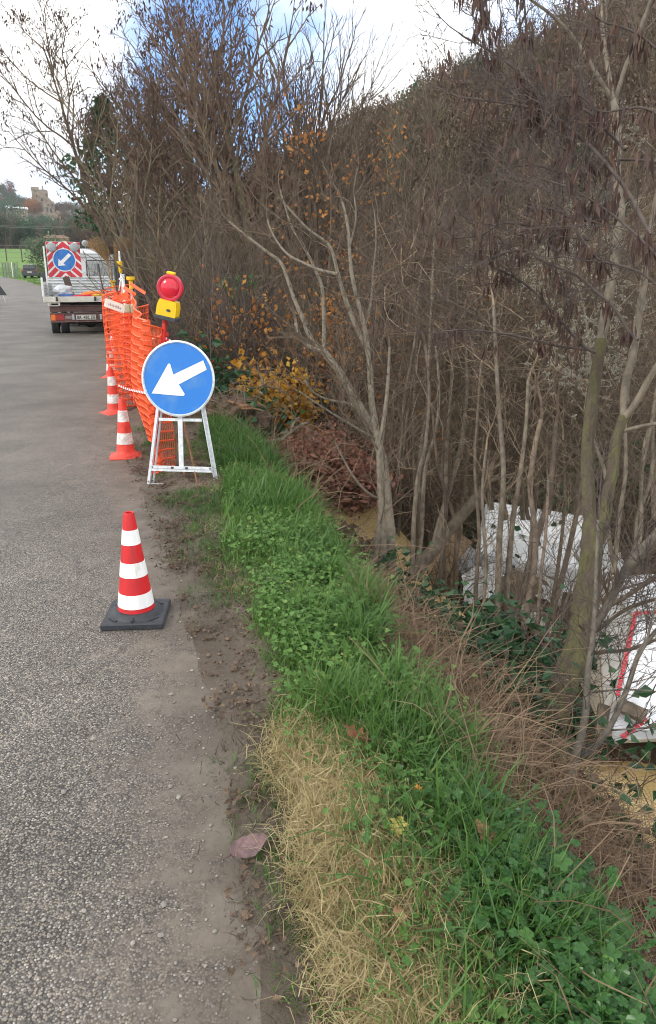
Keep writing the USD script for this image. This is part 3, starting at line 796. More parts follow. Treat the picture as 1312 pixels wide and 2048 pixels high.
for x in (-0.245, 0.245):
    part(sg, 'bolt', stand(trimesh.creation.cylinder(0.006, 0.006, sections=10), -0.0265).apply_translation([x, 0, 0.163]), 'steel_dark')
for x in (-0.075, 0.045):
    part(sg, 'clip', cat_mesh([bx(x - 0.012, x + 0.012, -0.027, -0.0242, 0.156, 0.170), bx(x - 0.004, x + 0.004, -0.03, -0.0272, 0.150, 0.160)]), 'steel_dark')

# two rusty bars leaning behind the sign
for (b, t_, lab) in (((401, 997, 5.98), (362, 815, 6.75), 'thin rusty rod leaning behind the arrow sign, the right one of two'), ((373, 964, 6.28), (338, 822, 6.9), 'thin dark rod leaning behind the arrow sign, the left one of two')):
    p0, p1 = at(*b), at(*t_)
    o = part('/World', 'iron_rod', rod(p0 - 0.06 * (p1 - p0), p0 + 1.9 * (p1 - p0), 0.0095, 8), 'rust', 40)
    tag(o, lab, 'iron rod')

# ------------------------------------------------------------------ net posts, lamp, net
S0b, S0t = np.array([-1.54, 6.36, -0.05]), np.array([-1.375, 6.52, 1.33])
o = thing('barrier_post', 'red barrier post at the near end of the orange net, under the warning lamp', 'post', S0b)
part(o, 'shaft', rod((0, 0, 0), S0t - S0b, 0.02, 12), 'post_red', 40)
part(o, 'cap', rod(S0t - S0b, (S0t - S0b) * 1.02, 0.024, 12), 'post_red', 40)
# the warning lamp
lp = thing('warning_lamp', 'yellow roadworks warning lamp with a big round red lens above the sign', 'warning lamp', (-1.355, 6.50, 1.335), -9, tilt=(2, 12))
body = Polygon([(-.098, .0), (.098, .0), (.100, .075), (.088, .128), (-.078, .135), (-.096, .085)]).buffer(0.008, 4).simplify(.001)
part(lp, 'battery_box', stand(extr(affinity.scale(body, .80, .88, origin=(0, 0)), 0.105), 0.05).apply_translation([0.004, 0, 0.03]), 'lamp_yellow', 30)
part(lp, 'foot', bx(-0.09, 0.10, -0.066, 0.06, -0.010, 0.024, 0.006), 'plastic_dark', 30)
part(lp, 'badge', stand(trimesh.creation.cylinder(0.018, 0.004, sections=20), -0.058).apply_transform(np.diag([1, 1, 0.6, 1.0])).apply_translation([0.025, 0, 0.075]), 'plastic_dark')
lens = lathe([(0, 0.036), (0.03, 0.035), (0.055, 0.029), (0.072, 0.018), (0.078, 0.012), (0.079, 0.0), (0, 0.0)], 56)
rim = lathe([(0.0785, -0.03), (0.104, -0.032), (0.109, -0.026), (0.109, 0.006), (0.104, 0.014), (0.088, 0.017), (0.079, 0.012)], 56)
back = lathe([(0, -0.06), (0.06, -0.058), (0.09, -0.046), (0.104, -0.03), (0, -0.03)], 56)
for nm, m, mt in (('lens', lens, 'lamp_red'), ('lens_rim', rim, 'lamp_red_rim'), ('lens_back', back, 'lamp_red_rim')):
    q = stand(m, -0.02)
    q.apply_transform(trimesh.transformations.rotation_matrix(math.radians(6), [0, 0, 1]))
    q.apply_translation([0.0, 0, 0.252])
    part(lp, nm, q, mt, 40)
part(lp, 'top_switch', bx(-0.045, 0.022, -0.02, 0.03, 0.356, 0.379, 0.006), 'lamp_yellow', 30)
part(lp, 'neck', bx(-0.035, 0.035, -0.02, 0.03, 0.135, 0.165, 0.005), 'lamp_red_rim', 30)

# stakes
A_, B_, C_, E_ = np.array([-2.50, 9.85, 0]), np.array([-2.72, 10.4, 0]), np.array([-3.66, 13.9, 0]), np.array([-5.17, 18.85, 0])
st = thing('stake', 'grey stake with a wide yellow cap, tallest of the near bundle in the orange net', 'stake', A_)
part(st, 'shaft', rod((0, 0, -0.1), (0.02, 0.02, 1.62), 0.017, 10), 'steel_galv', 40)
part(st, 'cap', cat_mesh([lathe([(0, 1.68), (0.052, 1.68), (0.055, 1.66), (0.05, 1.64), (0.026, 1.63), (0.025, 1.53), (0, 1.53)], 20).apply_translation([0.02, 0.02, 0])]), 'cap_yellow', 40)
st = thing('stake', 'white and red striped stake beside the yellow capped stakes', 'stake', B_)
for k in range(9):
    part(st, 'stripe', rod((0.001 * k, 0, -0.1 + 0.2 * k), (0.001 * (k + 1), 0, -0.1 + 0.2 * (k + 1)), 0.019, 10), 'post_white' if k >= 7 or k % 2 else 'post_red', 40)
part(st, 'cap', rod((0.01, 0, 1.7), (0.01, 0, 1.715), 0.021, 10), 'steel_galv', 40)
st = thing('stake', 'thin white rod with a yellow collar and a knotted strip of tape', 'stake', C_)
part(st, 'shaft', rod((0, 0, -0.1), (0, 0, 2.12), 0.016, 10), 'post_white', 40)
part(st, 'collar', lathe([(0.017, 1.94), (0.055, 1.95), (0.06, 1.90), (0.035, 1.86), (0.03, 1.76), (0.017, 1.75)], 20), 'cap_yellow', 40)
part(st, 'knot', cat_mesh([rod((0.01, -0.02, 1.66), (0.05, -0.04, 1.5), 0.012, 6), rod((0.0, -0.02, 1.66), (-0.05, -0.03, 1.45), 0.011, 6), rod((-.03, -.02, 1.64), (.03, -.02, 1.7), .016, 6)]), 'tape_white')
st = thing('stake', 'dark stake with a small yellow cap at the far end of the orange net', 'stake', E_)
part(st, 'shaft', rod((0, 0, -0.1), (0, 0, 1.5), 0.018, 10), 'steel_galv', 40)
part(st, 'cap', lathe([(0, 1.62), (0.07, 1.62), (0.072, 1.59), (0.04, 1.56), (0.035, 1.44), (0, 1.44)], 20), 'cap_yellow', 40)

net = thing('safety_net', 'orange plastic safety net strung between stakes along the road edge', 'safety net', (0, 0, 0))


def net_panel(a, b, h0, h1, zb0, zb1, sag, bulge, seed, ncol, pitch=0.085, fold=0.0):
    """A hanging mesh panel from a to b: thick level strands, thin upright ones."""
    rng = np.random.default_rng(seed)
    a, b = np.asarray(a, float), np.asarray(b, float)
    L = np.linalg.norm((b - a)[:2])
    d = (b - a) / np.linalg.norm(b - a)
    nrm = np.array([-d[1], d[0], 0])
    ph = rng.uniform(0, 6.28, 8)

    def P(u, v):
        u, v = np.broadcast_arrays(np.asarray(u, float), np.asarray(v, float))
        zt = h0 + (h1 - h0) * u - sag * 4 * u * (1 - u)
        zb = zb0 + (zb1 - zb0) * u + 0.03 * np.sin(5 * u * L + ph[0])
        z = zb + (zt - zb) * v - 0.35 * sag * np.sin(np.pi * u) * v * (1 - v) * 2
        off = bulge * np.sin(np.pi * u) * np.sin(np.pi * v) + 0.03 * np.sin(7 * u * L + 3 * v + ph[1]) * np.sin(np.pi * np.clip(u * 1.0, 0, 1)) + fold * np.sin(26 * u * L + 2.5 * np.sin(3 * v + ph[2]))
        q = a + (b - a) * u[..., None] + nrm * off[..., None]
        q[..., 2] = z
        return q
    rows = int(round((h0 - zb0) / pitch))
    T, U = [], []
    uu = np.linspace(0, 1, max(int(L / 0.1), 12))
    for r in range(rows + 1):
        v = r / rows
        T.append((P(uu, np.full_like(uu, v)), np.full(len(uu), 0.0078 if r not in (0, rows) else 0.010)))
    vv = np.linspace(0, 1, rows * 2 + 1)
    for k in range(ncol + 1):
        u = k / ncol
        zig = (np.arange(len(vv)) % 2 - 0.5) * 0.35 / ncol
        U.append((P(np.clip(u + zig, 0, 1), vv), np.full(len(vv), 0.0036)))
    return tubes(T, 4)[0], tubes(U, 3)[0]


strand, mesh_ = [], []
for args in ((S0b + [0.06, 0.06, 0.0], A_ + [0.02, 0.02, 0], 1.33, 1.50, 0.08, 0.05, 0.14, 0.10, 1, 140),
             (A_, C_, 1.46, 1.52, 0.08, 0.05, 0.07, -0.07, 2, 100), (C_, E_, 1.5, 1.42, 0.08, 0.02, 0.08, 0.08, 3, 110),
             (A_ + [-0.03, -0.05, 0], (A_ + C_) / 2 + [-0.10, 0, 0], 1.30, 1.25, 0.1, 0.12, 0.05, 0.06, 4, 60)):
    s_, m_ = net_panel(*args)
    strand.append(s_)
    mesh_.append(m_)
# the slack end gathered in folds round the near bundle of stakes
for k, (p, q, h) in enumerate(((A_ + [-0.22, -0.15, 0], A_ + [0.08, -0.12, 0], 1.34), (A_ + [-0.1, -0.2, 0], A_ + [-0.42, 0.25, 0], 1.50), (A_ + [0.0, -0.16, 0], A_ + [0.2, 0.1, 0], 1.28), (S0b + [0.02, -0.03, 0], S0b + [0.17, 0.16, 0], 1.30), (C_ + [-.2, -.3, 0], C_ + [.1, .2, 0], 1.5), (E_ + [-.25, -.2, 0], E_ + [.1, .1, 0], 1.4))):
    s_, m_ = net_panel(p, q, h, h + 0.06 * (-1) ** k, 0.06, 0.05, 0.0, 0.03, 10 + k, 16, fold=0.016)
    strand.append(s_)
    mesh_.append(m_)
part(net, 'level_strands', cat_mesh(strand), 'net_orange', 60, kind='stuff')
part(net, 'upright_strands', cat_mesh(mesh_), 'net_orange', kind='stuff')
fl = []
rng = np.random.default_rng(4)
for k in range(5):
    p = A_ + [0.0 + rng.normal(0, .1), rng.normal(0, .1), 1.42 + rng.normal(0, .08)]
    q = p + [rng.choice([-1, 1]) * rng.uniform(.08, .2), -0.05, rng.uniform(-.14, -.02)]
    fl.append(bar(p, q, 0.006, rng.uniform(.02, .05), (0.1, 0.2, 1)))
part(net, 'loose_end', cat_mesh(fl), 'net_orange', label='loose ends of the net folded over at the stakes')

# label band strapped round the net
lb = thing('label_band', 'pale band with faint lettering and a beige block, strapped round the net bundle', 'band', A_ + [-0.02, -0.24, 1.33], 6)
arc = [(x, -0.04 - 0.05 * math.cos((x + 0.03) * 5.5), 0.03 - 0.36 * (x + 0.16)) for x in np.linspace(-0.22, 0.02, 9)]
m = [bar(arc[k], np.array(arc[k + 1]) + (np.array(arc[k + 1]) - arc[k]) * .05, 0.005, 0.10) for k in range(8)]
part(lb, 'band', cat_mesh(m), 'band_white')
ink = []
for k, x in enumerate(np.linspace(-0.17, -0.035, 8)):
    hgt = (0.018, 0.03, 0.02, 0.028, 0.018, 0.032, 0.03, 0.02)[k]
    yy, zz = -0.04 - 0.05 * math.cos((x + 0.03) * 5.5) - 0.0045, 0.03 - 0.36 * (x + 0.16)
    ink.append(bx(x - 0.0028, x + 0.0028, yy - 0.001, yy + 0.001, zz - 0.016, zz - 0.016 + hgt))
    ink.append(bx(x, x + 0.009, yy - 0.001, yy + 0.001, zz - 0.016, zz - 0.011))
part(lb, 'lettering', cat_mesh(ink), 'letter_purple', kind='stuff')
part(lb, 'beige_block', cat_mesh([bx(0.022, 0.085, -0.125, -0.05, -0.075, 0.025, 0.008), bx(0.088, 0.16, -0.13, -0.05, -0.085, 0.03, 0.016)]), 'beige_plastic', 40)


def tape(pts, w, step, label, n=40, twist=2.0):
    P = bez(pts, n)
    o = thing('barrier_tape', label, 'barrier tape', (0, 0, 0))
    for col_, par in (('tape_white', 0), ('tape_red', 1)):
        ms = []
        for k in range(n - 1):
            if (k // step) % 2 == par:
                a = twist * k / n
                ms.append(bar(P[k], P[k + 1] + (P[k + 1] - P[k]) * 0.04, 0.0015, w, (0.5 * math.sin(a), 0.3 * math.cos(a), 1)))
        part(o, 'white_stripes' if par == 0 else 'red_stripes', cat_mesh(ms), col_, kind='stuff')


tape([at(233, 607, 9.42), at(262, 622, 9.42), at(268, 642, 9.2), at(280, 662, 8.6), at(300, 675, 7.8), at(318, 672, 7.0), at(331, 667, 6.45)], 0.024, 1, 'red and white tape sagging from the label band to the red post', 56)
tape([at(322, 668, 6.40), at(330, 676, 6.36), at(345, 685, 6.28), at(350, 689, 6.24)], 0.022, 2, 'short end of red and white tape tied to the top of the arrow sign', 16)
tape([at(237, 771, 8.6), at(255, 778, 8.0), at(272, 782, 7.3), at(290, 786, 6.5)], 0.020, 1, 'low red and white tape threaded through the net behind the cones', 30)
kn = part('/World', 'tape_knot', cat_mesh([rod(at(326, 662, 6.46), at(331, 681, 6.42), .02, 7), rod(at(322, 672, 6.46), at(334, 668, 6.42), .022, 7), rod(at(321, 676, 6.44), at(325, 700, 6.44), .012, 6)]), 'post_red', 40)
tag(kn, 'red knot of tape round the post above the arrow sign', 'tape knot')

# ------------------------------------------------------------------ the roadworks truck (local: x right, y forward, rear axle ahead of y=0)
tk = thing('works_truck', 'small white and maroon flatbed works truck seen from behind on the road', 'truck', (-7.31, 23.4, 0.006), 17.2, scale=(1.08, 1, 1))
part(tk, 'bed_floor', bx(-1.05, 1.05, 0.06, 3.1, 1.0, 1.085), 'steel_dark')
part(tk, 'rear_sill', cat_mesh([bx(-1.08, 1.08, -0.02, 0.055, 0.985, 1.145, 0.01)]), 'truck_cream', 30)
for x in (-0.73, 0.28, 0.95):
    part(tk, 'latch', cat_mesh([bx(x - 0.025, x + 0.025, -0.05, -0.022, 1.03, 1.14, 0.006), bx(x - 0.03, x + 0.03, -0.04, -0.022, 1.02, 1.06, 0.004)]), 'steel_dark')
for k in (-1, 1):
    sb = part(tk, 'side_board', bx(k * 1.065 - 0.015, k * 1.065 + 0.015, 0.06, 3.05, 1.09, 1.56, 0.006), 'truck_cream', 30)
    for i in range(5):
        part(sb, 'slat', bx(k * 1.04 - 0.012, k * 1.04 + 0.006, 0.08, 3.0, 1.13 + 0.085 * i, 1.185 + 0.085 * i), 'truck_white')
    part(tk, 'corner_post', cat_mesh([bx(k * 1.065 - 0.028, k * 1.065 + 0.028, 0.0, 0.058, 1.147, 1.66, 0.008), lathe([(0, 1.66), (.025, 1.66), (.02, 1.685), (0, 1.69)], 12).apply_translation([k * 1.065, .03, 0])]), 'post_white', 30)
# headboard, cab back, window
hb = part(tk, 'headboard', bx(-1.05, 1.05, 3.06, 3.10, 1.09, 1.74), 'truck_white')
for i, z in enumerate((1.16, 1.25, 1.34, 1.43, 1.52, 1.62, 1.70)):
    part(hb, 'rib', bx(-1.03, 1.03, 3.035, 3.062, z - 0.014, z + 0.014, 0.006), 'truck_white', 30)
prof = [(3.25, .55), (3.25, 2.5), (3.34, 2.62), (4.5, 2.62), (4.75, 2.5), (5.1, 1.7), (5.5, 1.45), (5.6, 1.2), (5.6, .5)]
cabm = extr(Polygon(prof).buffer(-0.03).buffer(0.03, 4), 1.94)
cabm.apply_transform(np.array([[0, 0, 1, -0.97], [1, 0, 0, 0], [0, 1, 0, 0], [0, 0, 0, 1.0]]))
cb = part(tk, 'cab', cabm, 'truck_white', 40)
for z, h in ((2.47, .05), (2.40, .02), (2.36, .02)):
    part(cb, 'back_rib', bx(-0.9, 0.93, 3.225, 3.252, z - h / 2, z + h / 2, 0.006), 'truck_white', 30)
rrect = lambda x0, x1, z0, z1, r: sbox(x0 + r, z0 + r, x1 - r, z1 - r).buffer(r, 6)
w0 = rrect(0.15, 0.98, 1.72, 2.24, 0.07)
part(tk, 'rear_window', stand(extr(w0, 0.01), 3.243), 'window_grey')
part(tk, 'window_seal', stand(extr(w0.buffer(.025).difference(w0), 0.02), 3.247), 'rubber_black')
gr = [bx(x - .003, x + .003, 3.2, 3.206, 1.73, 2.23) for x in np.arange(0.18, 0.97, 0.042)] + [bx(0.16, 0.97, 3.207, 3.212, z - .003, z + .003) for z in np.arange(1.76, 2.23, 0.042)]
part(tk, 'window_grille', cat_mesh(gr), 'post_white', kind='stuff')
part(tk, 'window_lamp', stand(lathe([(0, .03), (.03, .03), (.085, .02), (.09, 0), (0, 0)], 28), 3.19).apply_translation([0.27, 0, 1.83]), 'lens_grey', 40)
for k in (-1, 1):
    part(tk, 'beacon', lathe([(0, 2.70), (.075, 2.70), (.08, 2.72), (.07, 2.80), (.05, 2.85), (0, 2.86)], 20).apply_translation([-0.42 if k < 0 else 0.66, 3.5, 0.0]), 'beacon_orange', 40)
part(tk, 'roof_bar', cat_mesh([bx(-0.9, 0.9, 3.36, 3.50, 2.64, 2.70, .01), bx(-0.5, -0.34, 3.42, 3.58, 2.62, 2.71), bx(0.58, 0.74, 3.42, 3.58, 2.62, 2.71)]), 'steel_dark')
part(tk, 'work_lamp', cat_mesh([stand(lathe([(0, .0), (.09, .0), (.1, .02), (.06, .08), (0, .09)], 24), 3.3).apply_translation([0.16, 0, 2.79]), bx(.15, .17, 3.3, 3.33, 2.62, 2.74)]), 'lens_grey', 40)
part(tk, 'mirror', cat_mesh([bx(-1.30, -1.06, 4.9, 4.98, 1.56, 1.86, .02), rod((-0.97, 5.0, 1.6), (-1.15, 4.95, 1.7), .015, 6)]), 'plastic_dark', 30)
part(tk, 'front_panel', bx(-1.0, 1.0, 5.55, 5.7, .35, .7, .03), 'truck_maroon', 30)
# tail
part(tk, 'tail_beam', cat_mesh([bx(-0.95, 1.0, 0.16, 0.22, 0.70, 0.90, .012), bx(-0.93, 0.98, 0.12, 0.165, 0.86, 0.90, .008)]), 'truck_maroon', 30)
bp = part(tk, 'bumper', cat_mesh([bx(-0.95, 1.0, 0.02, 0.14, 0.425, 0.66, .02), bx(-0.955, 1.005, 0.005, 0.13, 0.40, 0.435, .008), bx(-0.955, 1.005, 0.005, 0.13, 0.65, 0.672, .006)]), 'truck_maroon', 30)
part(bp, 'indicator_lamp', bx(-0.92, -0.81, 0.002, 0.022, 0.46, 0.63, .006), 'beacon_orange')
part(bp, 'tail_lamp', bx(-0.805, -0.58, 0.002, 0.022, 0.46, 0.63, .006), 'lens_red')
part(bp, 'tail_lamp', bx(0.74, 0.96, 0.002, 0.022, 0.46, 0.63, .006), 'lens_red')
for x in (-0.34, 0.40):
    part(bp, 'reverse_lamp', bx(x - 0.03, x + 0.03, 0.0, 0.022, 0.47, 0.63, .006), 'lens_grey')
part(tk, 'number_plate', bx(-0.265, 0.265, -0.006, 0.004, 0.475, 0.615, .003), 'plate_grey')


def letters(txt, height, x, z, y, width=None, bold=True):
    m = meshkit.text_mesh(txt, height, 0.002, bold)
    w = m.bounds[1][0] - m.bounds[0][0]
    if width:
        m.apply_scale([width / w, 1, 1])
    m = stand(m, y)
    m.apply_translation([x - m.bounds[0][0], 0, z])
    return m


part(tk, 'plate_lettering', letters('BA  481 ZG', 0.092, -0.24, 0.5, -0.008, 0.48), 'letter_black', kind='stuff')
part(tk, 'name_lettering', letters('IVECO', 0.06, -0.56, 0.515, 0.001, 0.19), 'letter_grey', kind='stuff')
part(tk, 'model_lettering', letters('DAILY', 0.05, 0.52, 0.515, 0.001, 0.14), 'letter_grey', kind='stuff')
# underside and wheels
part(tk, 'chassis', cat_mesh([bx(-0.42, -0.34, 0.2, 5.0, 0.66, 0.98), bx(0.34, 0.42, 0.2, 5.0, 0.66, 0.98), bx(-0.9, 0.9, 0.3, 0.5, 0.90, 0.985), bx(-0.9, 0.9, 1.6, 1.8, 0.90, 0.985),
                              bx(-0.9, .9, .5, 3.0, .965, .995), rod((-0.6, 0.95, .36), (.6, .95, .36), .055, 10), lathe([(0, -.15), (.12, -.14), (.18, -.05), (.18, .05), (.12, .14), (0, .15)], 16).apply_transform(trimesh.transformations.rotation_matrix(math.pi / 2, [1, 0, 0])).apply_translation([.1, .95, .37]),
                              bx(-.28, .32, .4, .9, .30, .40, .04), rod((.45, .3, .32), (.5, 1.4, .4), .03, 8), rod((-.22, .3, .3), (-.27, .6, .42), .02, 6)]), 'chassis_black', 30)
for k in (-1, 1):
    part(tk, 'sill_bracket', cat_mesh([bx(k * .82 - .17, k * .82 + .17, 0.0, .05, .955, .98), bx(k * .82 - .16, k * .82 - .12, 0.0, .05, .885, .956), bx(k * .82 + .12, k * .82 + .16, 0.0, .05, .885, .956), bx(k * .82 - .14, k * .82 + .14, 0.005, .04, .875, .895)]), 'truck_cream')


def wheel(x, y, r, w, side):
    t = lathe([(r * .58, -w / 2), (r * .86, -w / 2), (r * .97, -w * .42), (r, -w * .3), (r, -w * .09), (r * .975, -w * .08), (r * .975, -w * .06), (r, -w * .05), (r, w * .05), (r * .975, w * .06), (r * .975, w * .08), (r, w * .09), (r, w * .3), (r * .97, w * .42), (r * .86, w / 2), (r * .58, w / 2), (r * .58, -w / 2)], 40)
    h = lathe([(0, -w * .2), (r * .3, -w * .25), (r * .5, -w * .1), (r * .59, -w * .44), (r * .59, w * .44), (r * .5, w * .1), (r * .3, w * .2), (0, w * .2)], 28)
    R = trimesh.transformations.rotation_matrix(math.pi / 2, [0, 1, 0])
    R[:3, 3] = [x, y, r]
    return t.apply_transform(R), h.apply_transform(R)


for x, y in ((-.86, .95), (-.60, .95), (.60, .95), (.86, .95), (-.82, 4.4), (.82, 4.4)):
    t, h = wheel(x, y, 0.335, 0.215, 0)
    wp = part(tk, 'wheel', t, 'tyre', 40)
    part(wp, 'rim', h, 'rim_grey', 40)
# the arrow board over the bed
bd = part(tk, 'arrow_board', bx(-0.92, 0.0, 1.30, 1.335, 1.70, 2.74, .004), 'sign_white')
bc = (-0.46, 2.21)
rect = sbox(-0.915, 1.705, -0.005, 2.735)
SQ = lambda g: affinity.scale(g, 0.93, 1.0, origin=bc)
circ = SQ(Point(*bc).buffer(0.345, 40))
stripes = []
for k in range(-9, 6):
    z = 2.76 + k * 0.25
    for sgn in (-1, 1):
        stripes.append(Polygon([(bc[0], z), (bc[0], z - 0.135 * 1.28), (bc[0] + sgn * 1.2, z - 0.135 * 1.28 - 1.2), (bc[0] + sgn * 1.2, z - 1.2)]))
from shapely import union_all
ch = union_all(stripes).intersection(rect).difference(circ)
part(bd, 'red_chevrons', stand(extr(ch, 0.003), 1.2985), 'sign_red')
part(bd, 'blue_disc', stand(extr(SQ(Point(*bc).buffer(0.315, 40)), 0.004), 1.2985), 'sign_blue')
part(bd, 'white_ring', stand(extr(SQ(Point(*bc).buffer(0.337, 40).difference(Point(*bc).buffer(0.317, 40))), 0.004), 1.2985), 'sign_white')
ar = affinity.translate(affinity.rotate(affinity.scale(Polygon([(-.82, 0), (-.28, .42), (-.30, .155), (.78, .155), (.78, -.155), (-.30, -.155), (-.28, -.42)]), .31, .31, origin=(0, 0)), 45, origin=(0, 0)), *bc)
part(bd, 'white_arrow', stand(extr(ar, 0.003), 1.294), 'sign_white')
for x in (-0.77, -0.15):
    part(bd, 'board_lamp', stand(lathe([(0, .05), (.05, .05), (.11, .042), (.13, .03), (.135, 0), (0, 0)], 32), 1.297).apply_translation([x, 0, 2.585]), 'lens_grey', 40)
for x in (-0.61, -0.31):
    part(bd, 'fold_line', bx(x - .004, x + .004, 1.2935, 1.2975, 1.70, 2.765), 'steel_dark')
part(tk, 'board_post', bx(-1.0, -0.955, 1.2, 1.245, 1.09, 2.60, .006), 'post_white')
part(tk, 'board_frame', cat_mesh([bx(-0.86, -.82, 1.34, 1.38, 1.09, 2.66), bx(-.09, -.05, 1.34, 1.38, 1.09, 2.66)]), 'steel_galv')
part(tk, 'tool_bin', bx(0.88, 1.03, 0.5, 1.0, 1.09, 2.02, .02), 'plastic_dark', 30)

# ------------------------------------------------------------------ tools and loads on the truck
TR = math.radians(17.2)
TQ = lambda x, y, z: np.array([-7.31 + x * math.cos(TR) - y * math.sin(TR), 23.4 + x * math.sin(TR) + y * math.cos(TR), z + .006])
for k, (dx, dz, lab) in enumerate(((-0.62, 0.0, 'straw broom leaning left in the black bin of the truck'), (0.42, 0.05, 'straw broom leaning right in the black bin of the truck'))):
    b = thing('straw_broom', lab, 'broom', TQ(0.93 + .03 * k, .7, 1.2), 17.2)
    rng = np.random.default_rng(30 + k)
    hd = []
    for i in range(170):
        w = rng.normal(0, .055, 2)
        p0 = np.array([dx * .25 + w[0] * .2, w[1] * .3, .95])
        p1 = p0 + np.array([dx * .55 + w[0] * 2.6, w[1] * 1.6, .62 + dz + rng.normal(0, .06) - abs(w[0]) * .8])
        hd.append((np.array([p0, p0 * .5 + p1 * .5 + [-dx * .06, 0, .05], p1]), np.array([.010, .009, .006])))
    part(b, 'bristles', tubes(hd, 3)[0], 'broom_straw', kind='stuff')
    part(b, 'handle', rod((0, 0, -.1), (dx * .25, 0, 1.0), .014, 8), 'wood_pole', 40)
    part(b, 'binding', rod((dx * .23, 0, .93), (dx * .31, 0, 1.06), .05, 10, .06), 'broom_straw', 40)
sp = thing('spade', 'rusty round spade standing blade up between the two brooms', 'spade', TQ(0.86, .85, 1.2), 17.2)
bl = Polygon([(0, .40), (-.055, .34), (-.115, .2), (-.125, .05), (-.10, 0), (.10, 0), (.125, .05), (.115, .2), (.055, .34)]).buffer(.01, 3)
part(sp, 'blade', stand(extr(bl, .006), 0).apply_translation([0, 0, 1.18]), 'spade_rust')
part(sp, 'handle', rod((.04, 0, -.1), (0, 0, 1.22), .017, 8), 'wood_pole', 40)
for x, z, lab in ((0.74, .85, 'pale wooden tool handle left of the spade in the black bin'), (1.0, .9, 'pale wooden tool handle right of the spade in the black bin')):
    o = part('/World', 'tool_handle', rod(TQ(x + .12, .8, 1.2), TQ(x, .82, 1.2 + z + .25), .016, 8), 'wood_pole', 40)
    tag(o, lab, 'tool handle')
pk = thing('crowbar', 'dark iron bar leaning against the truck headboard beside the window', 'crowbar', TQ(0, 0, 0), 17.2)
part(pk, 'shaft', cat_mesh([rod((.64, 2.2, 1.09), (.52, 2.9, 2.0), .025, 8)]), 'spade_rust')
part(pk, 'grip', rod((.54, 2.82, 1.88), (.515, 2.95, 2.12), .038, 8), 'steel_dark')
sh = thing('shovel', 'small muddy shovel leaning under the arrow board on the truck bed', 'shovel', TQ(-.42, 1.1, 1.09), 17.2 + 8)
part(sh, 'blade', bar((0.0, 0.08, .33), (-.06, .16, .62), .20, .012, (0.1, 1, 0.1)), 'spade_rust')
part(sh, 'handle', rod((0.16, 0, .0), (0.0, .08, .36), .018, 8), 'spade_rust', 40)
rng = np.random.default_rng(8)


def lump(c, r, seed, amp=.35, sub=3):
    m = trimesh.creation.icosphere(subdivisions=sub)
    v = m.vertices
    m.vertices = v * (1 + amp * (fbm(v * 1.7 + seed, 3, seed)[:, None] - .5) * 2) * np.asarray(r) + np.asarray(c)
    return m


o = part('/World', 'plastic_bag', lump(TQ(-.62, .65, 1.27), (.33, .25, .21), 3), 'bag_grey', True)
tag(o, 'crumpled grey translucent bag in the left rear corner of the truck bed', 'bag')
o = part('/World', 'blue_sack', lump(TQ(-.5, .3, 1.16), (.24, .12, .07), 4), 'cloth_blue', True)
tag(o, 'dark blue folded cloth in front of the grey bag on the truck bed', 'cloth')
o = part('/World', 'work_vest', lump(TQ(.26, .45, 1.19), (.34, .16, .11), 5, .5), 'cloth_orange', True)
tag(o, 'orange work vest lying in the middle of the truck bed', 'vest')
o = part('/World', 'work_vest', lump(TQ(.42, .34, 1.165), (.27, .12, .07), 6, .5), 'cloth_yellow', True)
tag(o, 'yellow work vest crumpled against the orange one on the truck bed', 'vest')
o = part('/World', 'striped_tape_roll', cat_mesh([rod(TQ(-.32, .2, 1.15), TQ(.2, .25, 1.17), .035, 8), rod(TQ(-.3, .32, 1.13), TQ(.1, .3, 1.15), .03, 8)]), 'tape_red', 40)
tag(o, 'bundle of red and white poles lying along the rear of the truck bed', 'pole bundle')

# ------------------------------------------------------------------ folded sign at the left edge of the picture
p = at(2, 604, 41)
fs = thing('folding_sign', 'dark back of a folding road sign standing on the far left of the road', 'road sign', (p[0] - .12, p[1], gz(p[0], p[1]) + .01), 10)
part(fs, 'plate', stand(extr(Polygon([(-.5, .42), (.42, .42), (-.02, 1.16)]).buffer(.03), .01), 0), 'plastic_dark')
for k in (-1, 1):
    part(fs, 'leg', bar((k * .36, 0.02, 0), (k * .1, .02, 1.0), .035, .02, (1, 0, 0)), 'steel_galv')
    part(fs, 'rear_leg', bar((k * .34, .5, 0), (k * .1, .04, 1.0), .035, .02, (1, 0, 0)), 'steel_galv')

# ------------------------------------------------------------------ far left: car, house, castle, fences
p = at(60, 552, 84)
cz = gz(p[0], p[1])
car = thing('parked_car', 'black hatchback parked beside the olive bush at the far road', 'car', (p[0], p[1], cz + .02), 4)
lower = extr(Polygon([(0, .28), (0, .95), (.25, 1.02), (3.1, .98), (4.1, .82), (4.15, .3)]).buffer(-.05).buffer(.05, 4), 1.74)
upper = extr(Polygon([(.08, .98), (.42, 1.46), (1.9, 1.52), (2.5, 1.42), (3.2, .96)]).buffer(-.04).buffer(.04, 4), 1.5)
Rx = np.array([[0, 0, 1, 0], [1, 0, 0, 0], [0, 1, 0, 0], [0, 0, 0, 1.0]])
part(car, 'body', cat_mesh([lower.apply_transform(Rx).apply_translation([-.87, 0, 0]), upper.apply_transform(Rx).apply_translation([-.75, 0, 0])]), 'car_black', 30)
part(car, 'rear_window', bar((-.0, .10, 1.06), (0, .36, 1.42), 1.3, .02, (0, -1, .7)), 'glass_dark')
part(car, 'number_plate', bx(-.26, .26, -.03, .0, .62, .74), 'plate_grey')
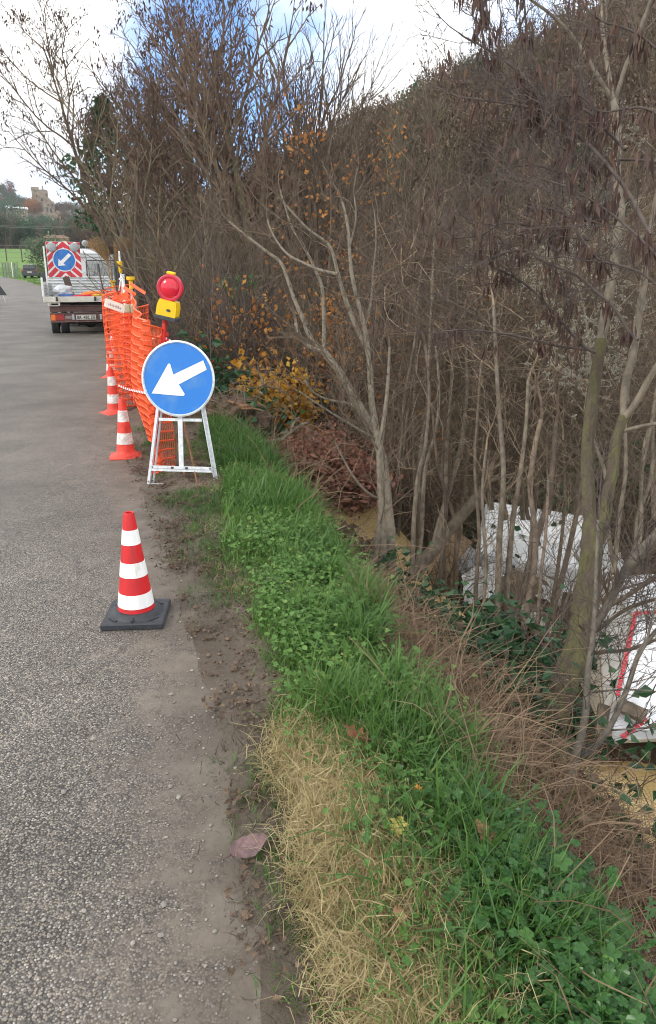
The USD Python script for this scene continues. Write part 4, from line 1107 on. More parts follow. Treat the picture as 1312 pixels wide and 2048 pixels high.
for k in (-1, 1):
    part(car, 'tail_lamp', bx(k * .74 - .1, k * .74 + .1, -.03, .1, .76, .95, .02), 'lens_red')
    for y in (.75, 3.3):
        t, h = wheel(k * .78, y, .31, .2, 0)
        wp = part(car, 'wheel', t, 'tyre', 40)
        part(wp, 'rim', h, 'rim_grey', 40)
hx, hy = -78.5, 230.0
hz = gz(hx, hy) - 1.2
hs = thing('farmhouse', 'cream farmhouse with a low tiled roof below the castle', 'house', (hx, hy, hz), 20, scale=.66)
wl = part(hs, 'wall', bx(-5.5, 5.5, 0, 8, -1, 6.3), 'plaster_cream')
part(hs, 'wing_wall', bx(-9.5, -5.52, 1, 7, -1, 4.9), 'plaster_cream')
rf = part(hs, 'roof', (np.array([[-6, -.5, 6.2], [6, -.5, 6.2], [6, 8.5, 6.2], [-6, 8.5, 6.2], [-3.5, 4, 7.8], [3.5, 4, 7.8], [-6, -.5, 6.35], [6, -.5, 6.35], [6, 8.5, 6.35], [-6, 8.5, 6.35]]), np.array([[6, 7, 5], [6, 5, 4], [7, 8, 5], [8, 9, 4], [8, 4, 5], [9, 6, 4], [0, 1, 7], [0, 7, 6], [1, 2, 8], [1, 8, 7], [2, 3, 9], [2, 9, 8], [3, 0, 6], [3, 6, 9], [0, 2, 1], [0, 3, 2]])), 'roof_tile')
part(rf, 'chimney', bx(-3.0, -2.5, 2.5, 3.1, 6.8, 9.3, .05), 'plaster_cream')
part(hs, 'wing_roof', (np.array([[-9.9, .6, 4.9], [-5.5, .6, 4.9], [-5.5, 7.4, 4.9], [-9.9, 7.4, 4.9], [-8.5, 4, 6.1], [-5.5, 4, 6.1]]), np.array([[0, 1, 5], [0, 5, 4], [2, 3, 4], [2, 4, 5], [3, 0, 4], [0, 2, 1], [0, 3, 2], [1, 2, 5]])), 'roof_tile')
for x in (-4.2, -1.6, 0.6, 3.6):
    wn = part(hs, 'window', bx(x - .5, x + .5, -.05, .02, 3.9, 5.2), 'window_dark')
    part(wn, 'sill', bx(x - .6, x + .6, -.12, -.052, 3.8, 3.895), 'stone_grey')
for x in (-4.2, 3.6):
    part(hs, 'window', bx(x - .5, x + .5, -.05, .02, 1.0, 2.4), 'window_dark')

kx, ky = -211.0, 600.0
kz = gz(kx, ky)
ks = thing('castle_ruin', 'ruined stone castle tower with lower broken walls on the hilltop', 'castle', (kx, ky, kz), 22)


def rough_prism(poly, z0, z1, seed, amp=.6, taper=.03):
    """A masonry block with a broken top edge."""
    P = np.array(Polygon(poly).exterior.segmentize(1.2).coords)[:-1]
    n = len(P)
    c = P.mean(0)
    top = z1 + amp * (fbm(np.c_[P * .35, np.zeros(n)] + seed, 3, seed) - .5) * 2
    v = np.vstack([np.c_[P, np.full(n, z0)], np.c_[c + (P - c) * (1 - taper), top], [[*c, z0]], [[*c, z1 - .3]]])
    f = []
    for k in range(n):
        l = (k + 1) % n
        f += [[k, l, n + l], [k, n + l, n + k], [2 * n + 1, n + k, n + l], [2 * n, l, k]]
    m = trimesh.Trimesh(v, np.array(f), process=False)
    return m


def arch(w, h):
    return sbox(-w / 2, 0, w / 2, h).union(Point(0, h).buffer(w / 2))


part(ks, 'tower', rough_prism([(-8, 0), (3.2, -.6), (4.2, 9), (-7, 10)], -6, 20.5, 3, .35), 'stone_old')
part(ks, 'tower_top', rough_prism([(-8.2, -.2), (-2.6, -.5), (-2.2, 4.5), (-8, 5)], 20.0, 22.2, 5, .35), 'stone_old')
part(ks, 'turret', bx(-.2, .8, 3, 4, 20, 23.6, .1), 'stone_old')
part(ks, 'gable', rough_prism([(-1.4, -5.5), (7.0, -5.8), (7.4, -.7), (-1.2, -.6)], -6, 11.6, 7, .8), 'stone_old')
part(ks, 'gable_peak', cat_mesh([extr(Polygon([(-1.2, 10.8), (6.9, 10.8), (3.6, 14.6), (1.2, 14.4)]), 4.2).apply_transform(np.array([[1, 0, 0, 0], [0, 0, 1, -5.3], [0, 1, 0, 0], [0, 0, 0, 1.0]]))]), 'stone_old')
part(ks, 'outer_wall', rough_prism([(-3, -9.5), (14.5, -10.5), (14.8, -6), (-2.8, -5.9)], -8, 4.2, 9, .7), 'stone_old')
part(ks, 'outer_wall', rough_prism([(7.2, -6), (16.5, -6.3), (16.8, 0), (7.5, 0)], -8, 5.6, 11, .9), 'stone_old')
part(ks, 'outer_wall', rough_prism([(-5.5, -13), (-2, -13), (-2, -9.6), (-5, -9.6)], -12, .6, 12, .5), 'stone_old')
for x, z, w, h in ((-1.2, 12.6, 1.5, 1.0), (1.2, 12.5, 1.0, 1.4), (-4.5, 15.2, .9, 1.4), (2.4, 16.4, .8, 1.2)):
    part(ks, 'window', stand(extr(arch(w, h), .5), -.72 if x < 3 else 0).apply_translation([x, .05, z]), 'window_dark')
for x, z, w, h in ((1.6, 5.0, 1.0, 2.6), (4.2, 3.8, 1.2, 3.0), (5.4, 8.6, .9, 1.4), (2.6, 9.0, .9, 1.0)):
    part(ks, 'window', stand(extr(arch(w, h), .4), -5.75).apply_translation([x, 0, z]), 'window_dark')
p = at(33, 414, 520)
gh = thing('hillside_shed', 'small pale roofed shed among dark trees left of the castle', 'shed', (p[0], p[1], p[2] - 3), 24)
part(gh, 'wall', bx(-7, 7, 0, 5, -6, 2.4), 'plaster_cream')
part(gh, 'roof', (np.array([[-7.5, -.6, 2.3], [7.5, -.6, 1.6], [7.5, 5.5, 3.2], [-7.5, 5.5, 4.2], [-7.5, -.6, 2.5], [7.5, -.6, 1.8], [7.5, 5.5, 3.4], [-7.5, 5.5, 4.4]]), np.array([[4, 5, 6], [4, 6, 7], [0, 2, 1], [0, 3, 2], [0, 1, 5], [0, 5, 4], [1, 2, 6], [1, 6, 5], [2, 3, 7], [2, 7, 6], [3, 0, 4], [3, 4, 7]])), 'greenhouse_white')

# field fence, garden fence and gate
fn = thing('field_fence', 'wire fence on wooden posts across the green field', 'fence', (0, 0, 0))
fp = []
for k, px in enumerate((-22, 11, 42, 73, 104)):
    q = at(px, 500, 135 - 1.5 * k)
    z = gz(q[0], q[1])
    fp.append((q[0], q[1], z))
    part(fn, 'post', rod((q[0], q[1], z - .3), (q[0] + .05, q[1], z + 3.0), .10, 7), 'bark_dark')
for h in (.8, 1.7, 2.8):
    for k in range(len(fp) - 1):
        P = bez([np.add(fp[k], (0, 0, h)), (np.add(fp[k], fp[k + 1]) / 2) + [0, 0, h - .12], np.add(fp[k + 1], (0, 0, h))], 6)
        part(fn, 'wire', tubes([(P, np.full(6, .03))], 3)[0], 'wire_grey')
gf = thing('garden_fence', 'low pale wire garden fence with a gate left of the black car', 'fence', (0, 0, 0))
pts = []
for px in (7, 13, 19, 26, 31, 37):
    q = at(px, 552, 88)
    pts.append(np.array([q[0], q[1], gz(q[0], q[1])]))
    part(gf, 'post', rod(pts[-1], pts[-1] + [0, 0, 1.75], .05, 8), 'post_white' if px in (26,) else 'wire_grey')
for k in range(len(pts) - 1):
    part(gf, 'mesh_panel', cat_mesh([rod(pts[k] + [0, 0, h], pts[k + 1] + [0, 0, h], .012, 4) for h in np.arange(.15, 1.7, .16)] + [rod(pts[k] * (1 - w) + pts[k + 1] * w, pts[k] * (1 - w) + pts[k + 1] * w + [0, 0, 1.6], .01, 4) for w in (.2, .4, .6, .8)]), 'wire_grey', kind='stuff')
lw = thing('overhead_wire', 'thin overhead wire crossing in front of the castle hill', 'wire', (0, 0, 0))
P = bez([at(-60, 451, 180), at(60, 456, 190), at(200, 450, 205), at(300, 440, 215)], 30)
part(lw, 'wire', tubes([(P, np.full(30, .05))], 4)[0], 'wire_grey')
part(lw, 'wire', tubes([(P + [0, .4, .35], np.full(30, .035))], 4)[0], 'wire_grey')


def hit(px, py, t0=1.5, t1=400.0):
    """Where a sight line of the photograph meets the ground."""
    d = ray(px, py)
    t = np.geomspace(t0, t1, 3000)
    q = np.array([0, 0, CAM_Z]) + t[:, None] * d
    below = np.nonzero(q[:, 2] < ground_z(q[:, 0], q[:, 1]))[0]
    return q[below[0]] if len(below) else q[-1]


# ------------------------------------------------------------------ the lorry lying in the ditch, and its spilled grain
lr = thing('overturned_lorry', 'white lorry lying on its side in the ditch behind the bare trees', 'lorry', (0, 0, 0))


def frame_box(o, ex, ey, ez, sx, sy, sz, bev=.05):
    m = bx(0, sx, 0, sy, 0, sz, bev)
    M = np.eye(4)
    ex = np.asarray(ex, float) / np.linalg.norm(ex)
    ez = np.asarray(ez, float) - np.dot(ez, ex) * ex
    ez /= np.linalg.norm(ez)
    ey = np.cross(ez, ex)
    M[:3, 0], M[:3, 1], M[:3, 2], M[:3, 3] = ex, ey, ez, o
    return m.apply_transform(M), M


o = at(948, 1112, 11.0)
ex = at(1172, 1150, 10.6) - o
ez = at(1012, 1006, 11.6) - o
SXC, SZC = np.linalg.norm(ex), np.linalg.norm(ez)
cabm, CM = frame_box(o, ex, None, ez, SXC, 1.9, SZC, .07)
cabm = trimesh.convex.convex_hull(cabm)
part(lr, 'cab', cabm, 'wreck_white', 30)


def in_cab(b):
    return b.apply_transform(CM)


part(lr, 'windscreen', in_cab(bx(-.015, .02, .16, 1.75, .3, SZC - .12, .006)), 'glass_dark')
part(lr, 'roof_seam', in_cab(bx(SXC * .52, SXC * .525 + .01, -.01, .02, .06, SZC - .08)), 'wreck_grey')
part(lr, 'side_window', in_cab(bx(.25, .9, .3, 1.5, SZC - .02, SZC + .012, .005)), 'glass_dark')
part(lr, 'cab_step', in_cab(cat := trimesh.util.concatenate([bx(.1, .55, -.12, .06, -.28, -.02, .03), bx(.6, SXC, -.06, .5, -.2, -.01, .03)])), 'wreck_grey')
part(lr, 'headlamp', in_cab(bx(-.09, .02, -.06, .12, -.3, .1, .03)), 'lens_grey')
part(lr, 'mudguard', in_cab(bx(.02, .5, -.22, .2, -.62, -.3, .08)), 'wreck_white', 30)
part(lr, 'spoiler', in_cab(bx(SXC + .01, SXC + .42, .1, 1.5, -.1, SZC * .48, .04)), 'wreck_white', 30)
part(lr, 'spoiler_edge', in_cab(bx(SXC + .421, SXC + .46, .08, 1.52, SZC * .42, SZC * .5, .01)), 'wreck_grey')
# chassis between cab and body
c0, c1 = at(985, 1180, 10.4), at(1105, 1262, 9.6)
dch = (c1 - c0)
part(lr, 'chassis', cat_mesh([bar(c0 - dch * .2, c1 + dch * .5, .12, .28), bar(c0 - dch * .2 + [.1, .7, .1], c1 + dch * .5 + [.1, .7, .1], .12, .28), bar(c0 + dch * .3, c0 + dch * .3 + [.1, .75, .1], .1, .2), bar(c0 + dch * .8, c0 + dch * .8 + [.1, .75, .1], .1, .2)]), 'wreck_underside')
m = []
for k in range(9):
    w = -.12 + .155 * k
    m.append(bar(c0 + dch * w + [-.02, -.09, .06], c0 + dch * (w + .075) + [-.02, -.09, .06], .03, .13))
part(lr, 'rail_plates', cat_mesh(m), 'wreck_white', label='row of short white plates along the chassis rail', kind='stuff')
part(lr, 'fuel_tank', lump(c0 + dch * .55 + [.15, .45, .05], (.62, .3, .3), 2, .06), 'wreck_underside', True)
def crumpled(o_, ax, ay, seed, amp, n=26):
    """A torn, creased metal sheet."""
    g_ = np.linspace(0, 1, n)
    a_, b_ = np.meshgrid(g_, g_)
    q = np.stack([a_ * 3, b_ * 3, a_ * 0 + seed], -1)
    nn = unit(np.cross(ax, ay))
    crease = np.abs(fbm(q, 3, seed) - .5) * 2 + .5 * np.abs(fbm(q * 2.3, 2, seed + 3) - .5)
    P = np.asarray(o_) + a_[..., None] * np.asarray(ax) + b_[..., None] * np.asarray(ay) * (1 + .25 * (fbm(q * .8, 2, seed + 5)[..., None] - .5)) + nn * (amp * crease)[..., None]
    k, l = np.meshgrid(np.arange(n - 1), np.arange(n - 1), indexing='ij')
    k = k * n + l
    P = P.reshape(-1, 3)
    f_ = np.vstack([np.stack([k, k + 1, k + n + 1], -1).reshape(-1, 3), np.stack([k, k + n + 1, k + n], -1).reshape(-1, 3)])
    N_ = len(P)
    return np.vstack([P, P - nn * .006]), np.vstack([f_, f_[:, ::-1] + N_])


for (p_, q_, r_3, sd) in (((930, 1215, 10.0), (1000, 1190, 9.9), (925, 1150, 10.4), 1), ((1040, 1180, 10.2), (1120, 1215, 9.9), (1050, 1140, 10.4), 2), ((1120, 1190, 9.7), (1200, 1200, 9.5), (1125, 1150, 10.0), 3), ((935, 1160, 10.8), (960, 1110, 10.9), (905, 1130, 11.0), 4)):
    a_0 = at(*p_)
    part(lr, 'torn_sheet', crumpled(a_0, at(*q_) - a_0, at(*r_3) - a_0, sd, (0, .10, .12, .14, .08)[sd]), 'wreck_white' if sd != 4 else 'wreck_grey', 40)
# the tipping body: a box section lying on its side, running out of the picture to the right
A1, B1, C1, D1 = at(1214, 1478, 7.05), at(1268, 1232, 8.1), at(1192, 1152, 9.6), at(1150, 1260, 9.6) + [0, 0, -.5]
run = np.array([6.2, 0.5, 0.0])
nseg = 7
ring = np.array([A1, B1, C1, D1])
v = np.vstack([ring + run * k / (nseg - 1) for k in range(nseg)])
f = []
for k in range(nseg - 1):
    for q in range(4):
        a_, b_, c_, d_ = k * 4 + q, k * 4 + (q + 1) % 4, (k + 1) * 4 + (q + 1) % 4, (k + 1) * 4 + q
        f += [[a_, b_, c_], [a_, c_, d_]]
f += [[0, 2, 1], [0, 3, 2], [nseg * 4 - 4, nseg * 4 - 3, nseg * 4 - 2], [nseg * 4 - 4, nseg * 4 - 2, nseg * 4 - 1]]
body_m = trimesh.Trimesh(v, np.array(f), process=False)
body_m.fix_normals()
part(lr, 'body', body_m, 'wreck_white')
fn_ = np.cross(B1 - A1, run)
fn_ /= np.linalg.norm(fn_)
if np.dot(fn_, np.array([0, 0, CAM_Z]) - A1) < 0:
    fn_ = -fn_
fn2 = np.cross(C1 - B1, run)
fn2 /= np.linalg.norm(fn2)
fn2 = fn2 if fn2[2] > 0 else -fn2
edge = part(lr, 'edge_rail', cat_mesh([bar(A1 + fn_ * .02, B1 + fn_ * .02, .06, .05, fn_), bar(B1 + fn_ * .025, B1 + run + fn_ * .025, .06, .05, fn_), bar(A1 + fn_ * .02, A1 + run + fn_ * .02, .09, .06, fn_), bar(B1 + fn2 * .02, C1 + fn2 * .02, .07, .05, fn2)]), 'wreck_grey')
m = []
rng_t = np.random.default_rng(2)
for (p, q, n) in ((A1 + (B1 - A1) * .30, B1, 26), (B1, B1 + run * .4, 26)):
    for k in range(n):
        u0, u1 = k / n, (k + .72) / n
        m.append(bar(p + (q - p) * u0 + fn_ * .05, p + (q - p) * u1 + fn_ * .05, rng_t.uniform(.036, .05), .006, fn_))
for (p, q) in ((A1 + run * .012 + (B1 - A1) * .22, A1 + run * .055 + (B1 - A1) * .12), (A1 + run * .055 + (B1 - A1) * .11, A1 + run * .02 - (B1 - A1) * .02)):
    for k in range(6):
        m.append(bar(p + (q - p) * (k / 6) + fn_ * .06, p + (q - p) * ((k + .75) / 6) + fn_ * .06, .045, .006, fn_))
part(lr, 'red_marking', cat_mesh(m), 'tape_red', label='red blocks of the reflective edge marking', kind='stuff')
for k in range(1, 4):
    part(lr, 'body_rib', bar(B1 + run * (.16 * k) + fn2 * .02, C1 + run * (.16 * k) + fn2 * .02, .09, .05, fn2), 'wreck_white')
part(lr, 'bent_guard', cat_mesh([bar(A1 + (B1 - A1) * .22 + fn_ * .1, A1 + run * .05 + (B1 - A1) * .1 + fn_ * .12, .14, .05, fn_), bar(A1 + (B1 - A1) * .28 + [-.1, -.02, -.05], A1 + [-.06, -.05, .05], .14, .05, fn_)]), 'wreck_underside')
part(lr, 'tailboard', cat_mesh([bar(at(1190, 1165, 9.4), at(1225, 1098, 9.9), .9, .06, (.2, -1, .3)), ]), 'wreck_grey')


def heap(c, r, h, seed, n=40, stretch=(1, 1), ang=0.0):
    g_ = np.linspace(-1, 1, n)
    a_, b_ = np.meshgrid(g_, g_)
    rad = np.sqrt(a_ ** 2 + b_ ** 2)
    ca, sa = math.cos(ang), math.sin(ang)
    X = c[0] + r * (stretch[0] * a_ * ca - stretch[1] * b_ * sa)
    Y = c[1] + r * (stretch[0] * a_ * sa + stretch[1] * b_ * ca)
    q = np.stack([X, Y, X * 0 + seed], -1)
    edge_ = rad + .45 * (fbm(q * 1.8, 3, seed) - .5)
    Z = ground_z(X, Y) + h * (1.0 - smooth(0.0, 1.0, edge_)) + .06 * (fbm(q * 5, 3, seed + 1) - .5) - .10 * smooth(.72, .85, edge_) - .3 * smooth(.9, 1.1, edge_)
    i_, j_ = np.meshgrid(np.arange(n - 1), np.arange(n - 1), indexing='ij')
    k = i_ * n + j_
    return np.stack([X, Y, Z], -1).reshape(-1, 3), np.vstack([np.stack([k, k + 1, k + n + 1], -1).reshape(-1, 3), np.stack([k, k + n + 1, k + n], -1).reshape(-1, 3)])


hp, GRAIN = [], []
for (px, py, t, r, h, sx, sy) in ((735, 1118, 8.5, 1.0, .80, 1.3, .9), (805, 1130, 8.5, .95, .75, 1, .9), (905, 1200, 8.3, 1.1, .55, 1.0, 1.1), (870, 1160, 9.0, .9, .5, 1, 1), (1015, 1300, 7.0, .8, .2, 1, .9), (1250, 1525, 6.5, 1.2, .20, 1.3, .8), (1330, 1540, 6.5, 1.0, .2, 1.4, .8), (960, 1270, 7.6, .9, .2, 1, 1)):
    c_ = at(px, py, t)
    GRAIN.append((c_[0], c_[1], r * max(sx, sy)))
    hp.append(heap(c_, r, h, int(px) % 17, stretch=(sx, sy), ang=.4))
o = part('/World', 'spilled_grain', cat_mesh(hp), 'grain', True)
tag(o, 'heaps of yellow spilled grain around the overturned lorry', 'grain', kind='stuff')
dbr = thing('broken_panel', 'tan broken board standing in the spilled grain left of the lorry cab', 'board', at(893, 1112, 10.2), 0)
part(dbr, 'board', bar((-.24, 0, -.35), (.2, .1, .28), .42, .03, (.4, -1, .25)), 'wood_pole')

# ------------------------------------------------------------------ small things on the ground
rng = np.random.default_rng(77)


def curled_leaf(L, W, seed, lobes=False):
    """One fallen leaf with a midrib fold, curl and a stalk."""
    r = np.random.default_rng(seed)
    n, m_ = 13, 7
    u = np.linspace(0, 1, n)
    wid = W / 2 * np.sin(np.pi * u ** .8) ** .8 * (1 + (.45 * np.sin(u * 21) if lobes else .07 * np.sin(u * 30))) + .001
    V = []
    for k in range(n):
        for j in np.linspace(-1, 1, m_):
            V.append([j * wid[k], (u[k] - .5) * L, .012 + .25 * L * (u[k] - .5) ** 2 + abs(j) ** 1.5 * .22 * wid[k] + .004 * math.sin(9 * u[k] + 3 * j + seed)])
    k, j = np.meshgrid(np.arange(n - 1), np.arange(m_ - 1), indexing='ij')
    a_ = k * m_ + j
    f_ = np.vstack([np.stack([a_, a_ + 1, a_ + m_ + 1], -1).reshape(-1, 3), np.stack([a_, a_ + m_ + 1, a_ + m_], -1).reshape(-1, 3)])
    return cat_mesh([(np.array(V), f_), rod((0, -L * .5, .02), (.01, -L * .72, .03), .0022, 5)])


for px, py, L, W, rz, mt, lob, up, lab, nm in (
        (500, 1716, .125, .075, -58, 'leaf_single_purple', False, .03, 'large purple brown fallen leaf lying at the muddy road edge beside the straw grass', 'leaf'),
        (966, 1744, .115, .062, 32, 'leaf_single_brown', False, .11, 'large curled brown leaf caught in the long grass on the bank', 'leaf'),
        (706, 1524, .09, .07, 70, 'leaf_single_red', True, .10, 'red lobed fallen leaf on the green grass', 'leaf'),
        (835, 1632, .05, .045, 20, 'leaf_single_orange', True, .08, 'small bright orange lobed leaf in the clover', 'leaf'),
        (795, 1706, .055, .05, -20, 'leaf_single_yellow', True, .09, 'yellow lobed leaf low in the clover beside the straw grass', 'leaf'),
        (1046, 1950, .035, .03, 80, 'leaf_single_purple', False, .09, 'small round purple leaf among the ivy', 'leaf'),
        (990, 2030, .05, .035, 10, 'leaf_single_brown', False, .05, 'orange brown curled leaf at the bottom of the picture', 'leaf'),
        (793, 1880, .055, .032, 5, 'leaf_single_brown', False, .07, 'dull brown leaf standing in the straw grass', 'leaf'),
        (553, 1186, .16, .09, 60, 'leaf_single_purple', False, .05, 'dark wet leaf on the grass edge level with the nearest cone', 'leaf'),
        (585, 1205, .14, .10, 10, 'leaf_single_purple', False, .05, 'black curled leaf in the grass right of the nearest cone', 'leaf')):
    q = hit(px, py)
    o = thing('fallen_leaf', lab, 'leaf', (q[0], q[1], q[2] + up), rz, tilt=(25 if up > .05 else 6, 8))
    part(o, 'blade', curled_leaf(L, W, int(px), lob), mt, True)

# dug earth under the brush behind the sign, with torn roots
q = hit(440, 850)
cl = thing('earth_clod', 'big clod of freshly dug brown earth behind the arrow sign', 'earth clod', (q[0], q[1] + .25, q[2]))
part(cl, 'soil', cat_mesh([lump((0, 0, .05), (.40, .30, .24), 21, .6, 4), lump((.32, .1, -.05), (.26, .2, .16), 22, .6, 3), lump((-.40, .3, .06), (.42, .3, .28), 23, .6, 4), lump((-.1, -.25, -.02), (.2, .16, .1), 24, .6, 3)]), 'soil', True)
rts = []
for k in range(70):
    p = np.array([rng.uniform(-.55, .55), -.15 + rng.uniform(-.1, .2), rng.uniform(.1, .5)])
    d = np.array([rng.normal(.3, .5), -.3 + rng.normal(0, .3), rng.normal(.15, .5)])
    P = [p]
    for i_ in range(5):
        d = d + rng.normal(0, .35, 3) + [0, 0, -.1]
        P.append(P[-1] + unit(d) * rng.uniform(.03, .09))
    rts.append((np.array(P), np.linspace(1, .3, 6) * rng.uniform(.004, .013)))
part(cl, 'torn_roots', tubes(rts, 4)[0], 'twig_tan', kind='stuff')
part(cl, 'split_root', cat_mesh([lump((.30, -.22, .20), (.11, .028, .03), 31, .5, 3), rod((.1, -.2, .26), (.5, -.25, .16), .016, 7, .008)]), 'leaf_single_brown', label='split orange brown root end')

crumb = [[(lump((0, 0, .1), (1, .85, .6), 60 + k, .45, 1), 'soil', None)] for k in range(3)]
x, y, s = spread(np.random.default_rng(12), 4600, -.6, .9, 1.2, 8.5, keep=lambda s, y: smooth(-.55, .05, s) * smooth(.42, .58, fbm(np.stack([s * 2.2, y * 2.2, y * 0], -1), 3, 19)))
scatter('mud_crumbs', 'dark crumbs of earth along the muddy road edge', 'earth', crumb, np.c_[x, y, ground_z(x, y) + .004], np.random.default_rng(1).uniform(0, 6.28, len(x)), np.random.default_rng(2).gamma(1.8, .0024, len(x)) + .0015)

# the snapped pale branch lying across the leaf heap
br = thing('fallen_branch', 'pale snapped branch lying across the rusty leaves at the top of the bank', 'branch', (0, 0, 0))
pth = [at(530, 883, 7.9), at(560, 880, 8.0), at(578, 868, 8.05), at(590, 858, 8.1), at(612, 846, 8.2)]
pth2 = [at(582, 866, 8.06), at(586, 850, 8.1), at(598, 835, 8.15)]
part(br, 'limb', tubes([(bez(pth, 12), np.linspace(.02, .011, 12)), (bez(pth2, 12), np.linspace(.015, .009, 12)), (bez([at(560, 880, 8), at(590, 882, 8.0), at(640, 866, 8.2)], 12), np.linspace(.010, .004, 12)), (bez([at(598, 850, 8.1), at(620, 846, 8.3), at(650, 858, 8.4)], 12), np.linspace(.007, .003, 12))], 7)[0], 'bark_pale', 40)

# loose stones and grit on the road edge
sp_ = []
for k in range(4):
    sp_.append([(lump((0, 0, .25), (1, .8, .55), 40 + k, .35, 1), 'stone_grey' if k else 'grain', None)])
x, y, s = spread(np.random.default_rng(11), 2600, -2.3, .1, 1.2, 6.0, keep=lambda s, y: np.clip(1.2 - y / 6, .1, 1))
scatter('loose_grit', 'loose pale grit scattered on the road edge', 'grit', sp_, np.c_[x, y, base_z(y) + .006], np.random.default_rng(1).uniform(0, 6.28, len(x)), np.random.default_rng(2).gamma(3, .0011, len(x)) + .0012, proto_idx=(np.random.default_rng(3).random(len(x)) * 2.99).astype(int) + 1)

# ------------------------------------------------------------------ ground cover
R_ = np.random.default_rng(100)


COUNT = {}


def cover(name, label, cat_, protos, n, s0, s1, y0, y1, sc, keep=None, lift=0.0, tiltmax=0.25, seed=0, outward=0.0, far=None):
    rng = np.random.default_rng(seed + 900)
    x, y, s = spread(rng, n, s0, s1, y0, y1, keep)
    z = ground_z(x, y)
    k = in_view(x, y, z, .5 if cat_ in ('leaf litter', 'dead stems') else .08)
    if cat_ in ('leaf litter', 'dead stems', 'dead grass'):
        for gx, gy, gr_ in GRAIN:
            k &= np.hypot(x - gx, y - gy) > gr_ * .9
    x, y, z, s = x[k], y[k], z[k], s[k]
    m_ = len(x)
    yaw, scl = rng.uniform(0, 6.28, m_), rng.uniform(*sc, m_)
    ta, tz = np.abs(rng.normal(0, tiltmax, m_)) + outward, rng.normal(np.pi / 2, 1.2 if outward else 9, m_)
    far_ = (y > 4.2) if far else np.zeros(m_, bool)
    V, F, Q, off = [], [], [], 0
    for pr, sel in ((protos, ~far_), (far, far_)):
        if pr is None or not sel.any():
            continue
        idx = rng.integers(0, len(pr), m_)
        for k, ((mesh_k, mt, rn),) in enumerate(pr):
            w = np.nonzero(sel & (idx == k))[0]
            if not len(w):
                continue
            v, f = mesh_k
            c, s_ = np.cos(yaw[w])[:, None], np.sin(yaw[w])[:, None]
            p = np.stack([v[None, :, 0] * c - v[None, :, 1] * s_, v[None, :, 0] * s_ + v[None, :, 1] * c, np.repeat(v[None, :, 2], len(w), 0)], -1) * scl[w][:, None, None]
            ax = np.stack([np.cos(tz[w]), np.sin(tz[w]), np.zeros(len(w))], -1)[:, None, :]
            ct, st_ = np.cos(ta[w])[:, None, None], np.sin(ta[w])[:, None, None]
            p = p * ct + np.cross(np.broadcast_to(ax, p.shape), p) * st_ + ax * (p * ax).sum(-1, keepdims=True) * (1 - ct)
            V.append((p + np.c_[x, y, z + lift][w][:, None]).reshape(-1, 3))
            F.append((f[None] + (np.arange(len(w)) * len(v))[:, None, None] + off).reshape(-1, 3))
            Q.append(np.clip(.5 * rn[None] + .22 * rng.random((len(w), 1)) + .28 * smooth(.25, .75, fbm(np.c_[x[w], y[w], 0 * y[w]] * 2.3, 3, 27))[:, None], 0, 1).ravel())
            off += len(w) * len(v)
            mat_k = mt
    o = part('/World', name, (np.vstack(V), np.vstack(F)), mat_k, rnd=np.concatenate(Q))
    COUNT[name] = COUNT.get(name, 0) + sum(len(q_) for q_ in F)
    return tag(o, label, cat_, None, 'stuff')


def patchy(scale, seed, lo, hi):
    return lambda s, y: smooth(lo, hi, fbm(np.stack([s, y, np.zeros_like(s)], -1) * scale, 3, seed))


def rag(y):
    """Ragged inner edge of the turf, as a distance from the road edge."""
    y = np.asarray(y, float)
    return np.interp(y, [1.2, 1.6, 2.2, 2.5, 2.9, 3.6, 4.5, 5.5, 6.5, 9], [.13, .11, .09, .12, .20, .28, .34, .50, .70, 1.1]) + .14 * (fbm(np.stack([y * 3.1, y * 0, y * 0], -1), 3, 5) - .5)


green = tuft_protos('grass_green', range(4), 22, .04, .125, .0055, 1.8)
green_far = tuft_protos('grass_green', range(4, 7), 11, .045, .17, .010, 1.5)
long_ = tuft_protos('grass_green', range(10, 14), 26, .04, .29, .0065, 1.9) + tuft_protos('grass_green', range(14, 16), 22, .04, .27, .0075, 1.8)
long_far = tuft_protos('grass_green', range(16, 19), 13, .05, .30, .011, 1.9)
short = tuft_protos('grass_green', range(20, 24), 14, .03, .06, .0045, 1.6)
straw = tuft_protos('grass_straw', range(30, 36), 34, .055, .125, .0026, 3.4)
dead = tuft_protos('grass_dead', range(40, 44), 12, .06, .075, .0042, 2.9)
herb3 = [[(m, 'leaf_herb', r)] for m, r in (herb(k, 10, .05, .0105, .095, 3) for k in range(3))] + [[(m, 'leaf_herb', r)] for m, r in (herb(k + 5, 7, .05, .019, .10, 1) for k in range(2))] + [[(m, 'leaf_herb', r)] for m, r in (herb(k + 8, 6, .05, .0135, .10, 5) for k in range(2))]
ivy = [[(m, 'leaf_ivy', r)] for m, r in (herb(k + 20, 9, .07, .0155, .09, 3) for k in range(3))] + [[(m, 'leaf_ivy', r)] for m, r in (herb(k + 30, 8, .07, .017, .1, 5) for k in range(2))]
dry, dry_far = [], []
for k in range(6):
    m, r = stems_clump(50 + k, 9, .42, .13, 1.5, .0024, 4, .32)
    dry.append([(m, 'stem_dry', r)])
    m, r = stems_clump(150 + k, 6, .5, .15, 1.4, .0034, 4, .3)
    dry_far.append([(m, 'stem_dry', r)])
deadlong = tuft_protos('stem_dry', range(60, 63), 26, .05, .30, .005, 2.4)

